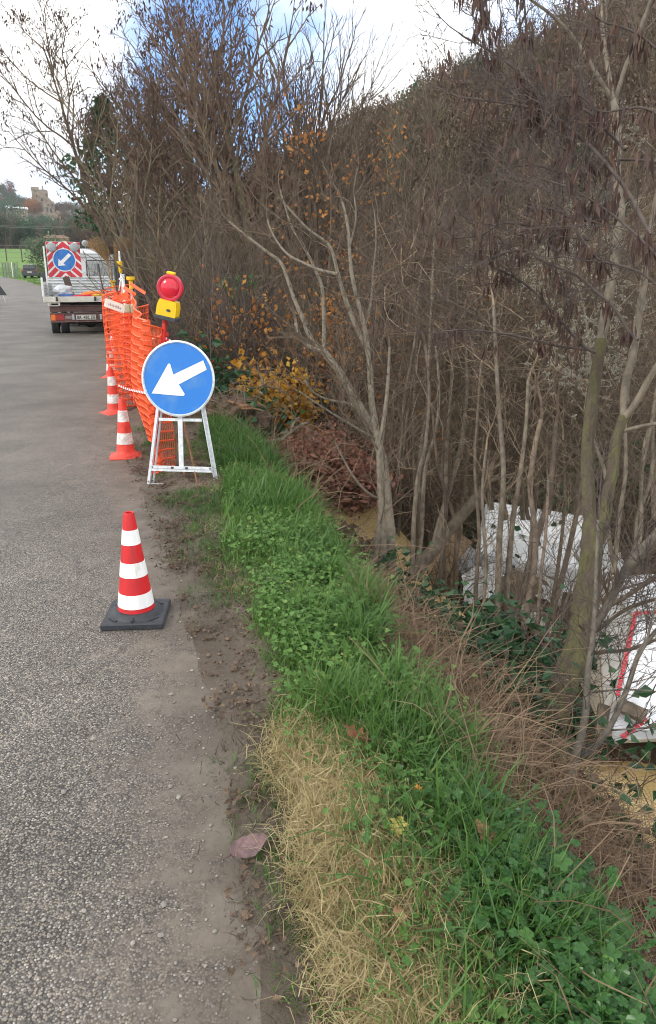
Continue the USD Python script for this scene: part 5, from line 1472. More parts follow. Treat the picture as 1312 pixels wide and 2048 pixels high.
SB = lambda y: .42 + .2 * smooth(2.1, 1.5, y) + .12 * (fbm(np.stack([y * 4, y * 0, y * 0], -1), 2, 91) - .5)
turf = lambda s, y: smooth(-.02, .10, s - rag(y)) * (1 - .85 * smooth(-.03, .14, SB(y) - s) * smooth(2.55, 2.35, y))
cover('turf', 'fresh green verge grass along the road edge', 'grass', green, 9500, 0.0, lambda y: CREST(y) - .04, 1.15, 8.8, (.5, 1.2), keep=lambda s, y: turf(s, y) * np.clip(1.35 - y / 12, .5, 1) * (.22 + .78 * patchy(3.0, 44, .36, .54)(s, y)), seed=1, far=green_far)
cover('long_grass', 'long arching grass along the crest of the bank', 'grass', long_, 3000, lambda y: CREST(y) - .45, lambda y: CREST(y) + .03, 1.15, 8.3, (.5, 1.1), keep=lambda s, y: (.10 + .9 * patchy(3.4, 3, .47, .58)(s, y)) * (1 - .9 * smooth(-.02, .12, SB(y) - s) * smooth(2.55, 2.3, y)), seed=2, outward=.12, far=long_far)
cover('short_grass', 'short trodden grass in the muddy strip', 'grass', short, 4200, -.12, lambda y: rag(y) + .1, 1.2, 8.5, (.5, 1.3), keep=lambda s, y: smooth(-.12, .25, s) * patchy(3.2, 7, .42, .6)(s, y), seed=3)
cover('straw_grass', 'dry straw coloured grass by the road edge in front', 'grass', straw, 5000, -.03, .66, 1.15, 2.5, (.4, 1.2), keep=lambda s, y: smooth(-.04, .05, s - rag(y) + .02) * smooth(.68 - .16 * (y - 1.4), .42 - .12 * (y - 1.4), s + .20 * (fbm(np.stack([s * 6, y * 6, y * 0], -1), 2, 4) - .5)) * smooth(2.55, 2.3, y + s * .15 + .3 * (fbm(np.stack([s * 5, y * 5, y * 0], -1), 2, 14) - .5)), seed=4, tiltmax=.6)
cover('straw_grass', 'thin straw mixed into the green of the bank', 'grass', straw, 1500, .15, lambda y: CREST(y) + .1, 1.15, 7.0, (.35, .8), keep=lambda s, y: (.08 + .92 * patchy(3.5, 12, .46, .64)(s, y)) * np.clip(1.3 - y / 6, .15, 1), seed=5, tiltmax=.5)
cover('trodden_grass', 'dead flattened grass and debris stuck in the mud', 'grass', dead, 6000, -.75, lambda y: rag(y) + .25, 1.2, 8.5, (.25, 1.0), keep=lambda s, y: (.06 + .94 * smooth(-.3, .12, s)) * patchy(2.6, 9, .36, .58)(s, y), seed=6, tiltmax=.7)
cover('verge_herbs', 'clover and buttercup leaves in the verge grass', 'herbs', herb3, 7000, lambda y: rag(y) + .05, lambda y: CREST(y) + .1, 1.15, 7.5, (.6, 1.35), keep=lambda s, y: (.12 + .88 * patchy(2.8, 15, .42, .62)(s, y)) * np.clip(1.3 - y / 7, .3, 1) * (1 - .88 * smooth(-.02, .1, SB(y) - s) * smooth(2.6, 2.4, y)), seed=7, lift=.015)
cover('ivy_patch', 'dark ivy leaves at the foot of the bank in front', 'ivy', ivy, 1700, .40, .74, 1.1, 2.0, (.5, 1.25), keep=lambda s, y: smooth(.48, .62, s) * smooth(2.0, 1.6, y), seed=8, lift=.03)
cover('dry_stems', 'tangle of dead bramble stems on the bank', 'dead stems', dry, 4600, lambda y: CREST(y) - .02, lambda y: CREST(y) + 2.4, 0.9, 8.2, (.5, 1.15), seed=9, keep=lambda s, y: (1 - .6 * smooth(3.6, 5.2, y)) * (1 - ((y > 3.9) & (s + EDGE(y) > -.03 * y) & (s + EDGE(y) < .2 * y)) * .88), tiltmax=.5, far=dry_far)
cover('dead_grass', 'bleached dead grass hanging over the bank', 'dead grass', deadlong, 900, lambda y: CREST(y) - .05, lambda y: CREST(y) + 1.3, 1.5, 8.5, (.5, 1.1), seed=10, outward=.5, keep=lambda s, y: patchy(2, 17, .38, .6)(s, y) * (1 - .8 * smooth(3.2, 4.6, y)))
lit = []
for k in range(3):
    rg = np.random.default_rng(70 + k)
    C = np.c_[rg.normal(0, .12, 26), rg.normal(0, .12, 26), rg.uniform(.0, .03, 26)]
    m, r = leaves(C, np.c_[rg.normal(0, 1, 26), rg.normal(0, 1, 26), rg.normal(0, .25, 26)], .055, .035, rg)
    lit.append([(m, 'leaf_litter', r)])
cover('leaf_litter', 'brown leaf litter under the trees', 'leaf litter', lit, 5000, lambda y: CREST(y) + .2, 10, 1.4, 22, (.7, 1.5), seed=11, lift=.01, keep=lambda s, y: np.clip(1.2 - y / 25, .3, 1))
cover('leaf_litter', 'brown leaf scraps on the verge', 'leaf litter', lit, 330, -.1, 1.0, 1.2, 7, (.2, .5), seed=12, lift=.01)
rust = []
for k in range(3):
    rg = np.random.default_rng(80 + k)
    C = np.c_[rg.normal(0, .14, 50), rg.normal(0, .14, 50), rg.uniform(0, .22, 50)]
    m, r = leaves(C, np.c_[rg.normal(0, 1, 50), rg.normal(0, 1, 50), rg.normal(0, .5, 50)], .075, .034, rg)
    m2, r2 = stems_clump(85 + k, 7, .35, .1, .9, .0022)
    rust.append([(m, 'leaf_rust', r), (m2, 'stem_dry', r2)])
P = []
for k in range(360):
    a_, b_ = R_.random(), R_.normal(0, 1)
    px, py = np.array([590, 890]) * (1 - a_) + np.array([712, 990]) * a_ + np.array([.75, -.65]) * b_ * 22
    q = at(px, py, R_.uniform(7.6, 8.6))
    g0 = gz(q[0], q[1])
    q[2] = max(g0, q[2] - .12 - (px < 650) * (R_.random() < .3) * R_.random() * .4)
    P.append(q)
P = np.array(P)
scatter('rusty_leaf_heap', 'pile of cut branches with rusty red dead leaves behind the crest of the bank', 'dead leaves', rust, P, R_.uniform(0, 6.28, len(P)), R_.uniform(.6, 1.3, len(P)))
# bramble leaves in the gap before the lorry and dark undergrowth further back
bram = []
for k in range(3):
    rg = np.random.default_rng(90 + k)
    C = rg.normal(0, 1, (46, 3)) * [.16, .16, .13] + [0, 0, .22]
    D = rg.normal(0, 1, (46, 3)) * [1, 1, .4]
    m, r = leaves(C, D, .085, .06, rg, -.15)
    m2, r2 = stems_clump(95 + k, 9, .5, .06, .8, .003)
    bram.append([(m, 'leaf_bramble', r), (m2, 'stem_dry', r2)])
P = []
for (px, py, t, w, n) in ((830, 1200, 6.3, .18, 4), (872, 1255, 5.8, .15, 4), (935, 1290, 5.6, .17, 8), (1000, 1330, 5.2, .22, 14), (965, 1300, 5.4, .2, 10), (1010, 1440, 4.6, .2, 6), (1190, 1600, 4.0, .2, 3), (1080, 1420, 4.7, .2, 4)):
    for _ in range(n):
        q = at(px, py, t) + R_.normal(0, 1, 3) * [w, w, w * .55]
        q[2] = max(q[2] - .22, gz(q[0], q[1]) - .02)
        P.append(q)
P = np.array(P)
scatter('bramble', 'dark green bramble leaves in front of the lorry', 'bramble', bram, P, R_.uniform(0, 6.28, len(P)), R_.uniform(.6, 1.15, len(P)))
x, y, s = spread(np.random.default_rng(41), 900, 1.6, 7.5, 9.2, 22, keep=lambda s, y: patchy(.55, 33, .42, .6)(s, y) * ((y > 13.5) | (s + EDGE(y) < -.03 * y)))
scatter('undergrowth', 'dark green ivy and bramble under the thicket', 'undergrowth', bram, np.c_[x, y, ground_z(x, y) - .05], R_.uniform(0, 6.28, len(x)), R_.uniform(.9, 1.5, len(x)))
x, y, s = spread(np.random.default_rng(43), 480, 1.5, 4.2, 8.4, 12.5, keep=lambda s, y: patchy(1.1, 35, .40, .55)(s, y) * (s + EDGE(y) < -.03 * y))
scatter('undergrowth', 'dark green leaves low in the thicket between the sign and the pale tree', 'undergrowth', bram, np.c_[x, y, ground_z(x, y) - .05], R_.uniform(0, 6.28, len(x)), R_.uniform(.7, 1.3, len(x)))
x, y, s = spread(np.random.default_rng(42), 500, .9, 3.0, 8.6, 13, keep=lambda s, y: s + EDGE(y) < -.03 * y)
scatter('undergrowth', 'low weeds and twigs at the foot of the thicket by the net', 'undergrowth', bram[:1] + dry[:2] + deadlong[:1], np.c_[x, y, ground_z(x, y) - .05], R_.uniform(0, 6.28, len(x)), R_.uniform(.7, 1.6, len(x)))

# ------------------------------------------------------------------ thicket: brushwood nobody could count
th = []
for k, (mt, n, h) in enumerate((('twig_brown', 13, 2.5), ('twig_olive', 12, 2.3), ('twig_tan', 8, 2.1), ('twig_brown', 10, 3.0), ('bark_dark', 9, 2.4))):
    m, r = thicket_clump(200 + k, n, h)
    th.append([(m, mt, None)])
rg = np.random.default_rng(301)
x1, y1, s1 = spread(rg, 560, .9, 5.5, 10.5, 42, keep=lambda s, y: np.clip(.25 + s * .3, 0, 1) * ((s > 1.75) | (y > 27) | (y < 12)))
x2, y2, s2 = spread(rg, 300, 2.6, 8, 10.0, 24)
x3, y3, s3 = spread(rg, 420, 6.5, 16, 7.5, 34)
x, y = np.r_[x1, x2, x3], np.r_[y1, y2, y3]
z = ground_z(x, y)
k = in_view(x, y, z + 1.5, .25)
clear = ~((x > 1.0) & (x < 8.5) & (y < 13.2) & (y > 4.5) & (x > .14 * y))
k &= clear
x, y, z = x[k], y[k], z[k]
sc = np.random.default_rng(5).uniform(.55, 1.25, len(x)) * (1 + .12 * smooth(12, 30, y))
scatter('thicket', 'tangled bare brushwood behind the net and along the foot of the hill', 'thicket', th, np.c_[x, y, z], rg.uniform(0, 6.28, len(x)), sc, rng=rg)

# ------------------------------------------------------------------ standing trees behind the net
LOCUST = [dict(seg=11, wig=.05, up=.03, kids=14, k0=.3, ang=.62, len=.40, rr=.45, tap=.2),
          dict(seg=7, wig=.11, up=.05, kids=10, k0=.2, ang=.6, len=.42, rr=.5, tap=.3),
          dict(seg=5, wig=.14, up=.04, kids=7, k0=.2, ang=.6, len=.45, rr=.55, tap=.35),
          dict(seg=3, wig=.16, up=.02, kids=0, k0=.2, ang=.6, len=.5, rr=.5, tap=.5)]
LOCUST2 = [dict(seg=11, wig=.05, up=.04, kids=11, k0=.35, ang=.55, len=.42, rr=.5, tap=.2), dict(seg=7, wig=.10, up=.07, kids=8, k0=.2, ang=.55, len=.42, rr=.5, tap=.3),
           dict(seg=5, wig=.13, up=.05, kids=6, k0=.2, ang=.6, len=.45, rr=.55, tap=.35), dict(seg=3, wig=.16, up=.02, kids=0, k0=.2, ang=.6, len=.5, rr=.5, tap=.5)]
ASH = [dict(seg=10, wig=.04, up=.05, kids=11, k0=.3, ang=.5, len=.5, rr=.55, tap=.25),
       dict(seg=8, wig=.08, up=.10, kids=8, k0=.2, ang=.5, len=.42, rr=.5, tap=.3),
       dict(seg=5, wig=.10, up=.09, kids=4, k0=.2, ang=.5, len=.5, rr=.55, tap=.35),
       dict(seg=3, wig=.12, up=.06, kids=0, k0=.2, ang=.5, len=.5, rr=.5, tap=.5)]
SAPL = [dict(seg=9, wig=.06, up=.04, kids=12, k0=.2, ang=.55, len=.36, rr=.5, tap=.2),
        dict(seg=6, wig=.11, up=.06, kids=6, k0=.2, ang=.6, len=.45, rr=.5, tap=.3),
        dict(seg=4, wig=.14, up=.04, kids=0, k0=.2, ang=.6, len=.5, rr=.5, tap=.4)]


def make_tree(name, label, cat_, loc, rz, seed, H, R, spec, bark='bark_brown', twig='twig_brown', n_trunk=1, group=None, lean=(0, 0), leaf=None, scale=None, twig_r=.006, sp_w=.25):
    t = thing(name, label, cat_, loc, rz, group, scale)
    trunk, crown, tips, out = tree_meshes(seed, H, R, spec, lean, n_trunk, sp_w, twig_r)
    part(t, 'trunk', trunk[0], bark, 60)
    part(t, 'crown', crown[0], twig, kind='stuff')
    if leaf:
        m, r = leaf(tips, np.random.default_rng(seed + 1), out)
        part(t, leaf.nm, m[0] if isinstance(m, tuple) and isinstance(m[0], tuple) else m, leaf.mt, rnd=r, kind='stuff')
    return t


class Leaf:
    def __init__(s, nm, mt, frac, n, L, W, sprd, hang=True, low=0.0):
        s.nm, s.mt, s.a, s.low = nm, mt, (frac, n, L, W, sprd, hang), low

    def __call__(s, tips, rng, out):
        if s.low:
            tips = tips[tips[:, 2] > s.low]
        return pods(tips, rng, *s.a)


KEYS = Leaf('dry_keys', 'pod_purple', .20, 8, .16, .05, .09)
KEYS2 = Leaf('dry_keys', 'pod_purple', .12, 12, .17, .05, .11)
ORANGE = Leaf('leaves', 'leaf_orange', .6, 14, .08, .055, .17, False)
AMBER = Leaf('leaves', 'leaf_amber', .65, 9, .085, .07, .10, False)
G1 = 'bare trees with dry keys behind the net'


def spot(px, y):
    """Ground place at distance y along the sight line's compass direction through column px (at the horizon)."""
    x = (px - 656) / FPX * y / COS * .955
    return np.array([x, y, gz(x, y)])


key1 = make_tree('key_tree', 'leftmost bare tree with purple keys, its twigs overhanging the road above the truck', 'tree', spot(262, 31), 40, 401, 9.6, .11, LOCUST, 'bark_brown', 'twig_warm', leaf=KEYS, lean=(-.16, 0), group=G1)
key2 = make_tree('key_tree', 'tall bare tree with mossy stems and few keys, right of the ivy clad trunk', 'tree', spot(400, 24), 0, 402, 9.8, .13, LOCUST2, 'bark_moss', 'twig_warm', leaf=KEYS2, n_trunk=2, sp_w=.16, group=G1)
key3 = make_tree('mossy_tree', 'forked tree with thick mossy limbs above the middle of the thicket', 'tree', spot(515, 19), 30, 403, 8.6, .17, ASH, 'bark_moss', 'twig_warm', leaf=KEYS2, n_trunk=2, sp_w=.13)
key4 = make_tree('ash_tree', 'bare tree with long fine upswept twigs reaching across the white sky', 'tree', spot(640, 21), 0, 404, 9.4, .13, ASH, n_trunk=2, sp_w=.2, lean=(.10, 0))
for px, y, src, rz, sc, lab in ((330, 30, key1, 150, .98, 'bare key hung tree rising above the yellow capped stakes'), (240, 38, key1, 200, .9, 'bare key hung tree behind the truck cab, over the brooms'), (285, 22, key1, 275, .62, 'small bare key hung tree above the orange net bundle'), (470, 22, key1, 120, .7, 'bare key hung tree behind the upper left branch tips of the pale tree'), (455, 30, key1, 80, 1.0, 'tall bare key hung tree between the two mossy stemmed trees'), (585, 26, key2, 120, .95, 'bare mossy stemmed tree just left of the tall orange leaved tree'), (350, 34, key2, 60, 1.12, 'farthest tall mossy stemmed tree, above the warning lamp')):
    copy_of(src, spot(px, y), rz, lab, 'bare trees with dry keys behind the net', sc, cat='tree')
for px, y, rz, sc, lab in ((700, 24, 90, .82, 'bare fine twigged tree right of the top of the tall orange tree'), (610, 30, 200, 1.1, 'tall bare fine twigged tree behind the tall orange tree'), (770, 27, 20, .72, 'small bare fine twigged tree where the hill meets the sky')):
    copy_of(key4, spot(px, y), rz, lab, 'bare trees with fine twigs in the middle', sc)
# ivy clad trunk
q = spot(258, 42)
iv = thing('ivy_tree', 'trunk smothered in dark green ivy, standing above the truck', 'tree', q, scale=1.58)
rg = np.random.default_rng(61)
tr = bez([(0, 0, -.2), (.1, 0, 2), (-.1, 0, 3.6), (.0, 0, 5.0), (-.1, 0, 6.6)], 14)
part(iv, 'trunk', tubes([(tr, np.linspace(.16, .05, 14)), (bez([tr[7], tr[7] + [.6, .2, .9], tr[7] + [1.0, .2, 1.9]], 8), np.linspace(.08, .03, 8))], 10)[0], 'bark_dark', 50)
C, D = [], []
for k in range(6500):
    h = 6.5 * rg.random() ** .75
    wid = np.interp(h, [0, 2.0, 3.4, 4.6, 5.2, 5.8, 6.5], [.4, .95, 1.25, 1.35, .65, .36, .10])
    a_ = rg.uniform(0, 6.28)
    r0 = wid * (.45 + .55 * rg.random()) * (.75 + .5 * math.sin(3 * a_ + 2.2 * h) ** 2)
    ox = np.interp(h, [0, 3.5, 4.6, 5.2, 6.5], [0, .15, .1, -.05, -.1])
    C.append((ox + r0 * math.cos(a_), r0 * math.sin(a_), h))
    D.append((math.cos(a_) + rg.normal(0, .6), math.sin(a_) + rg.normal(0, .6), rg.normal(-.3, .6)))
C, D = np.array(C), np.array(D)
kk = C[:, 2] > 2.4 + rg.normal(0, .5, len(C))
m, r = leaves(C[kk], D[kk], .15, .13, rg)
part(iv, 'ivy', m, 'leaf_bramble', rnd=r, kind='stuff')
x, y, s = spread(np.random.default_rng(46), 620, 5.5, 15, 10.5, 26, keep=patchy(.35, 36, .46, .58))
scatter('undergrowth', 'grey green ivy masses among the bare stems at the foot of the hill', 'undergrowth', bram, np.c_[x, y, ground_z(x, y) + np.random.default_rng(47).uniform(-.1, 1.6, len(x))], R_.uniform(0, 6.28, len(x)), R_.uniform(1.1, 1.8, len(x)))
# two small dark ivy columns deeper in the thicket
for px, y, h_, lab in ((488, 15, 2.6, 'slim dark ivy column in the thicket left of the pale tree'), (640, 13.5, 1.6, 'low dark ivy clump behind the pale tree')):
    q = spot(px, y)
    t = thing('ivy_stump', lab, 'ivy', q)
    C = np.c_[rg.normal(0, .16, 700), rg.normal(0, .16, 700), h_ * rg.random(700)]
    m, r = leaves(C, rg.normal(0, 1, (700, 3)) - [0, 0, .4], .12, .1, rg)
    part(t, 'stem', rod((0, 0, -.2), (.05, 0, h_), .07, 8, .03), 'bark_dark', 40)
    part(t, 'ivy', m, 'leaf_ivy', rnd=r, kind='stuff')
# orange and amber leaved saplings
make_tree('orange_tree', 'tall slim tree still holding orange leaves against the sky', 'tree', spot(638, 13), 0, 421, 5.4, .05, SAPL, leaf=ORANGE, lean=(.03, 0))
make_tree('orange_tree', 'orange leaved sapling in the middle, right of the tall orange tree', 'tree', spot(735, 11), 60, 422, 3.4, .04, SAPL, leaf=ORANGE, n_trunk=2)
make_tree('orange_tree', 'low orange leaved sapling right behind the pale tree', 'tree', spot(585, 10.8), 10, 425, 2.5, .03, SAPL, leaf=ORANGE, n_trunk=2)
make_tree('amber_shrub', 'amber leaved shrub behind the pale multi stemmed tree', 'shrub', spot(592, 9.6), 20, 423, 1.75, .025, SAPL, leaf=AMBER, n_trunk=2)
make_tree('amber_shrub', 'small yellow leaved shrub low in the thicket right of the sign', 'shrub', spot(508, 9.4), 0, 424, .8, .015, SAPL, leaf=AMBER, n_trunk=2)
# saplings of the thicket and the hill foot
sap = make_tree('bare_sapling', 'slim bare sapling at the foot of the hill', 'sapling', spot(820, 15), 0, 431, 5.0, .045, SAPL, 'bark_grey', 'twig_brown', n_trunk=2, group='bare saplings at the foot of the hill', sp_w=.18)
rg = np.random.default_rng(17)
SP = []
for k in range(64):
    px, y = rg.uniform(690, 1420), rg.uniform(11, 30)
    SP.append((px, y))
for px, y in SP:
    q = spot(px, y)
    if q[0] > 1.2 and q[1] < 12.5:
        continue
    copy_of(sap, q, rg.uniform(0, 360), 'slim bare sapling at the foot of the hill', 'bare saplings at the foot of the hill', rg.uniform(.55, 1.15))
sap2 = make_tree('bare_sapling', 'slim brown sapling standing in the thicket behind the net', 'sapling', spot(380, 13), 0, 432, 4.4, .035, SAPL, 'bark_brown', 'twig_olive', n_trunk=3, group='saplings in the thicket behind the net', sp_w=.3)
for k in range(46):
    px, y = (rg.uniform(290, 690), rg.uniform(11.5, 26)) if k < 34 else (rg.uniform(185, 275), rg.uniform(30, 42))
    q = spot(px, y)
    if q[0] - float(EDGE(q[1])) < 1.7:
        continue
    copy_of(sap2, q, rg.uniform(0, 360), 'slim brown sapling standing in the thicket behind the net', 'saplings in the thicket behind the net', rg.uniform(.5, .85) * (1 if k < 34 else 1.5))

# ------------------------------------------------------------------ trees measured from the photograph, each at its own depth
HERO = [dict(seg=6, wig=.12, up=.05, kids=5, k0=.2, ang=.6, len=.5, rr=.55, tap=.35), dict(seg=4, wig=.15, up=.04, kids=3, k0=.2, ang=.6, len=.5, rr=.5, tap=.4), dict(seg=3, wig=.2, up=.0, kids=0, k0=.2, ang=.5, len=.5, rr=.5, tap=.5)]


def limb(path, w0, w1, t0, t1, n=26, bulge=0.0, seed=0):
    """A limb through measured pixels; widths in pixels; its depth runs from t0 to t1."""
    k = len(path)
    T = np.linspace(t0, t1, k) + bulge * np.sin(np.linspace(0, math.pi, k))
    P = bez([at(px, py, t) for (px, py), t in zip(path, T)], n)
    T2 = np.linspace(t0, t1, n)
    r = np.linspace(w0, w1, n) / FPX * T2 / 2
    r = r * (1 + .10 * (fbm(P * 6 + seed, 2, seed) - .5) * 2)
    return P, r


def hero(name, label, cat_, limbs, bark, twig, seed, sides=10, twigs=14, tw_len=.55, tw_r=.004, extra=None, group=None):
    """limbs: list of measured limbs; the first ones are the trunk."""
    t = thing(name, label, cat_, (0, 0, 0), group=group)
    rg = np.random.default_rng(seed)
    out = [[], [], []]
    for k, (P, r) in enumerate(limbs):
        part(t, 'trunk' if k == 0 else 'limb', tubes([(P, r)], sides)[0], bark, 60)
        L = np.linalg.norm(np.diff(P, axis=0), axis=1).sum()
        for _ in range(int(twigs * L)):
            i = rg.integers(int(len(P) * .25), len(P) - 1)
            d = unit(P[i + 1] - P[i])
            s_ = unit(np.cross(d, rg.normal(0, 1, 3)))
            grow(rg, P[i], d * .75 + s_ * .8 + [0, 0, .15], tw_len * rg.uniform(.4, 1.5), min(tw_r * rg.uniform(.7, 1.4), r[i] * .7), 0, HERO, out)
        grow(rg, P[-1], P[-1] - P[-2], tw_len, r[-1] * .9, 0, HERO, out)
    part(t, 'crown', tubes(out[0] + out[1] + out[2], 3)[0], twig, kind='stuff')
    return t, np.array([p[-1] for p, _ in out[1] + out[2]]), out


# the pale multi stemmed tree in the middle
t0 = 6.1
PL = [limb([(782, 1150), (782, 1079), (776, 1019), (767, 929), (746, 865), (706, 791), (676, 740), (647, 703)], 20, 15, 6.4, 6.9),
      limb([(737, 1160), (754, 1079), (763, 1019), (758, 929), (767, 844), (775, 774), (779, 694)], 16, 5, 6.0, 5.8),
      limb([(763, 1150), (765, 1079), (763, 1023), (760, 930), (758, 900), (743, 800), (739, 736), (727, 648), (710, 581), (701, 531), (697, 464), (685, 405)], 18, 5, 6.15, 6.7),
      limb([(647, 703), (615, 690), (597, 665), (592, 648)], 10, 8, 6.9, 7.05, 10), limb([(613, 652), (592, 606), (576, 560), (563, 527), (530, 501), (483, 464), (458, 443)], 10, 4, 7.05, 7.3),
      limb([(647, 703), (622, 676), (610, 652)], 10, 9, 6.9, 7.05, 10),
      limb([(647, 703), (648, 660), (645, 581), (630, 539), (600, 480), (584, 455), (571, 413), (560, 380)], 9, 3, 6.9, 7.4),
      limb([(739, 705), (710, 648), (685, 581), (676, 548), (660, 493), (618, 460), (580, 420), (555, 392)], 11, 3, 6.5, 6.2),
      limb([(676, 548), (640, 540), (612, 528), (580, 512), (552, 480), (535, 440)], 7, 3, 6.3, 6.6),
      limb([(745, 868), (735, 854), (710, 812), (690, 770), (664, 730)], 7, 4, 6.6, 6.3, 14), limb([(738, 862), (700, 808), (660, 800), (630, 787), (609, 757)], 7, 3, 6.6, 6.5, 16),
      limb([(755, 880), (722, 862), (660, 824), (597, 782)], 7, 3, 6.4, 6.0, 16), limb([(697, 500), (705, 470), (712, 430), (708, 380), (715, 340)], 5, 2, 6.7, 6.8, 14),
      limb([(764, 1000), (735, 985), (705, 950), (680, 905), (668, 880)], 6, 3, 6.1, 5.8, 14), limb([(727, 660), (742, 600), (746, 540), (752, 480), (748, 420)], 6, 2, 6.7, 7.0, 16)]
hero('pale_tree', 'pale grey multi stemmed tree growing from the bank in the middle of the picture', 'tree', PL, 'bark_pale', 'twig_brown', 501, 10, 9, .5, .0038)

# the mossy tree on the right: a furrowed trunk that forks twice
mt_ = thing('mossy_trunk_tree', 'thick furrowed mossy trunk, forked above, the nearest big tree on the right', 'tree', (0, 0, 0))


def furrowed(path, w0, w1, t0, t1, n=150, sides=44, seed=3, depth=.11):
    P, r = limb(path, w0, w1, t0, t1, n)
    (v, f), _ = tubes([(P, r)], sides)
    V = v.reshape(n, sides, 3)
    L = np.r_[0, np.cumsum(np.linalg.norm(np.diff(P, axis=0), axis=1))]
    an = np.arange(sides) / sides * 2 * np.pi
    q = np.stack(np.broadcast_arrays(np.cos(an)[None] * 2.6, np.sin(an)[None] * 2.6, (L * 4.5)[:, None]), -1)
    w = fbm(q * .7 + seed, 2, seed)
    ridge = 1 - np.abs(2 * fbm(q + w[..., None] * 1.2, 2, seed + 1) - 1) * 6.5
    ridge = np.clip(ridge, -1, 1)
    V = P[:, None] + (V - P[:, None]) * (1 + depth * ridge[..., None])
    return V.reshape(-1, 3), f


tA = [(1068, 1600), (1084, 1540), (1100, 1460), (1112, 1412), (1134, 1355), (1158, 1292), (1170, 1214), (1180, 1136), (1184, 1077), (1187, 1050)]
part(mt_, 'trunk', furrowed(tA, 64, 40, 4.35, 4.75), 'bark_moss', True)
tB = [(1190, 1085), (1180, 1040), (1178, 999), (1175, 960), (1174, 928), (1181, 823), (1191, 752), (1203, 680), (1216, 600), (1230, 520), (1236, 456), (1241, 416), (1234, 362), (1234, 268), (1228, 201)]
tC = [(1190, 1090), (1206, 1050), (1217, 980), (1225, 940), (1230, 893), (1248, 833)]
part(mt_, 'limb', furrowed(tB[:8], 27, 21, 4.75, 5.02, 110, 32, 7, .08), 'bark_moss', True)
part(mt_, 'limb', furrowed(tB[7:], 20, 15, 5.02, 5.3, 90, 24, 8, .04), 'bark_grey', True, label='paler upper part of the left fork')
part(mt_, 'limb', furrowed(tC, 25, 20, 4.75, 4.8, 80, 32, 9, .08), 'bark_moss', True)
ML = [limb([(1248, 833), (1251, 770), (1269, 699), (1280, 618), (1290, 560), (1294, 506), (1304, 435), (1318, 360)], 17, 7, 4.8, 5.0),
      limb([(1246, 838), (1265, 815), (1290, 773), (1312, 734), (1340, 690)], 14, 11, 4.8, 4.6, 14), limb([(1245, 862), (1262, 858), (1285, 852), (1312, 847), (1350, 838)], 9, 7, 4.8, 4.6, 12),
      limb([(1229, 205), (1201, 161), (1164, 99), (1126, 51), (1089, 19), (1062, 0), (1030, -24)], 9, 5, 5.3, 5.0), limb([(1228, 200), (1218, 150), (1207, 80), (1201, 0), (1196, -40)], 9, 6, 5.3, 5.6, 14),
      limb([(1230, 200), (1242, 161), (1255, 121), (1277, 67), (1301, 0), (1312, -40)], 9, 6, 5.3, 5.2, 16), limb([(1210, 100), (1212, 40), (1214, -20)], 6, 4, 5.45, 5.6, 8)]
rg = np.random.default_rng(77)
out = [[], [], []]
for P, r in ML:
    part(mt_, 'limb', tubes([(P, r)], 10)[0], 'bark_grey', 60)
    for _ in range(int(np.linalg.norm(np.diff(P, axis=0), axis=1).sum() * 9)):
        i = rg.integers(5, len(P) - 1)
        grow(rg, P[i], unit(P[i + 1] - P[i]) * .7 + unit(rg.normal(0, 1, 3)) * .8, rg.uniform(.2, .7), .004, 0, HERO, out)
part(mt_, 'crown', tubes(out[0] + out[1] + out[2], 3)[0], 'twig_brown', kind='stuff')

# branches of keys that reach in from the right, close to the camera
KB = [limb([(1300, 470), (1280, 430), (1263, 397), (1215, 330), (1180, 292), (1142, 258), (1100, 228), (1049, 212), (971, 201), (935, 196)], 9, 4, 3.6, 3.9),
      limb([(1100, 230), (1094, 226), (1075, 188), (1040, 145), (1000, 115), (963, 91), (935, 78), (918, 66)], 8, 3, 3.8, 3.9, 20), limb([(1250, 300), (1215, 263), (1183, 228), (1121, 201), (1049, 180)], 6, 4, 3.7, 4.0, 18),
      limb([(1276, 680), (1262, 668), (1230, 618), (1192, 583), (1149, 548), (1096, 527), (1040, 500), (1000, 508)], 7, 4, 4.0, 4.2), limb([(1190, 705), (1177, 699), (1125, 646), (1075, 590), (1038, 560), (1001, 541)], 7, 4, 4.6, 4.5),
      limb([(1180, 700), (1110, 690), (1047, 675), (985, 664), (927, 660), (880, 664)], 6, 3, 4.7, 4.6), limb([(1320, 520), (1250, 450), (1190, 405), (1130, 372), (1086, 360)], 6, 3, 3.4, 3.7),
      limb([(1180, 480), (1120, 470), (1060, 452), (1010, 446), (960, 470), (905, 476)], 5, 3, 4.2, 4.3), limb([(1102, 250), (1121, 330), (1118, 380), (1108, 440), (1112, 520)], 6, 5, 4.4, 4.5, 16),
      limb([(1075, 174), (1059, 115), (1053, 59), (1049, 10), (1046, -30)], 6, 4, 4.4, 4.4, 14), limb([(985, 105), (978, 60), (968, 20), (960, -30)], 3, 2, 3.9, 3.9, 10),
      limb([(1330, 240), (1270, 215), (1210, 225), (1150, 190), (1110, 196)], 5, 3, 3.5, 3.8, 18), limb([(1330, 590), (1270, 540), (1200, 520), (1130, 430), (1080, 410)], 5, 3, 3.5, 3.9, 18), limb([(1325, 110), (1260, 60), (1200, 40), (1150, -20)], 5, 3, 3.6, 3.7, 14), limb([(1330, 330), (1240, 320), (1150, 350), (1060, 330), (990, 345)], 5, 2, 3.9, 4.2, 18)]
kt, tips, out = hero('key_branches_tree', 'dark branches hung with long dry keys, reaching in from upper right', 'tree', KB, 'bark_dark', 'bark_dark', 601, 8, 15, .34, .0026)
rg = np.random.default_rng(88)
pts = np.vstack([P[rg.integers(2, len(P), 9)] for P, _ in KB] + [tips[rg.random(len(tips)) < .03]])
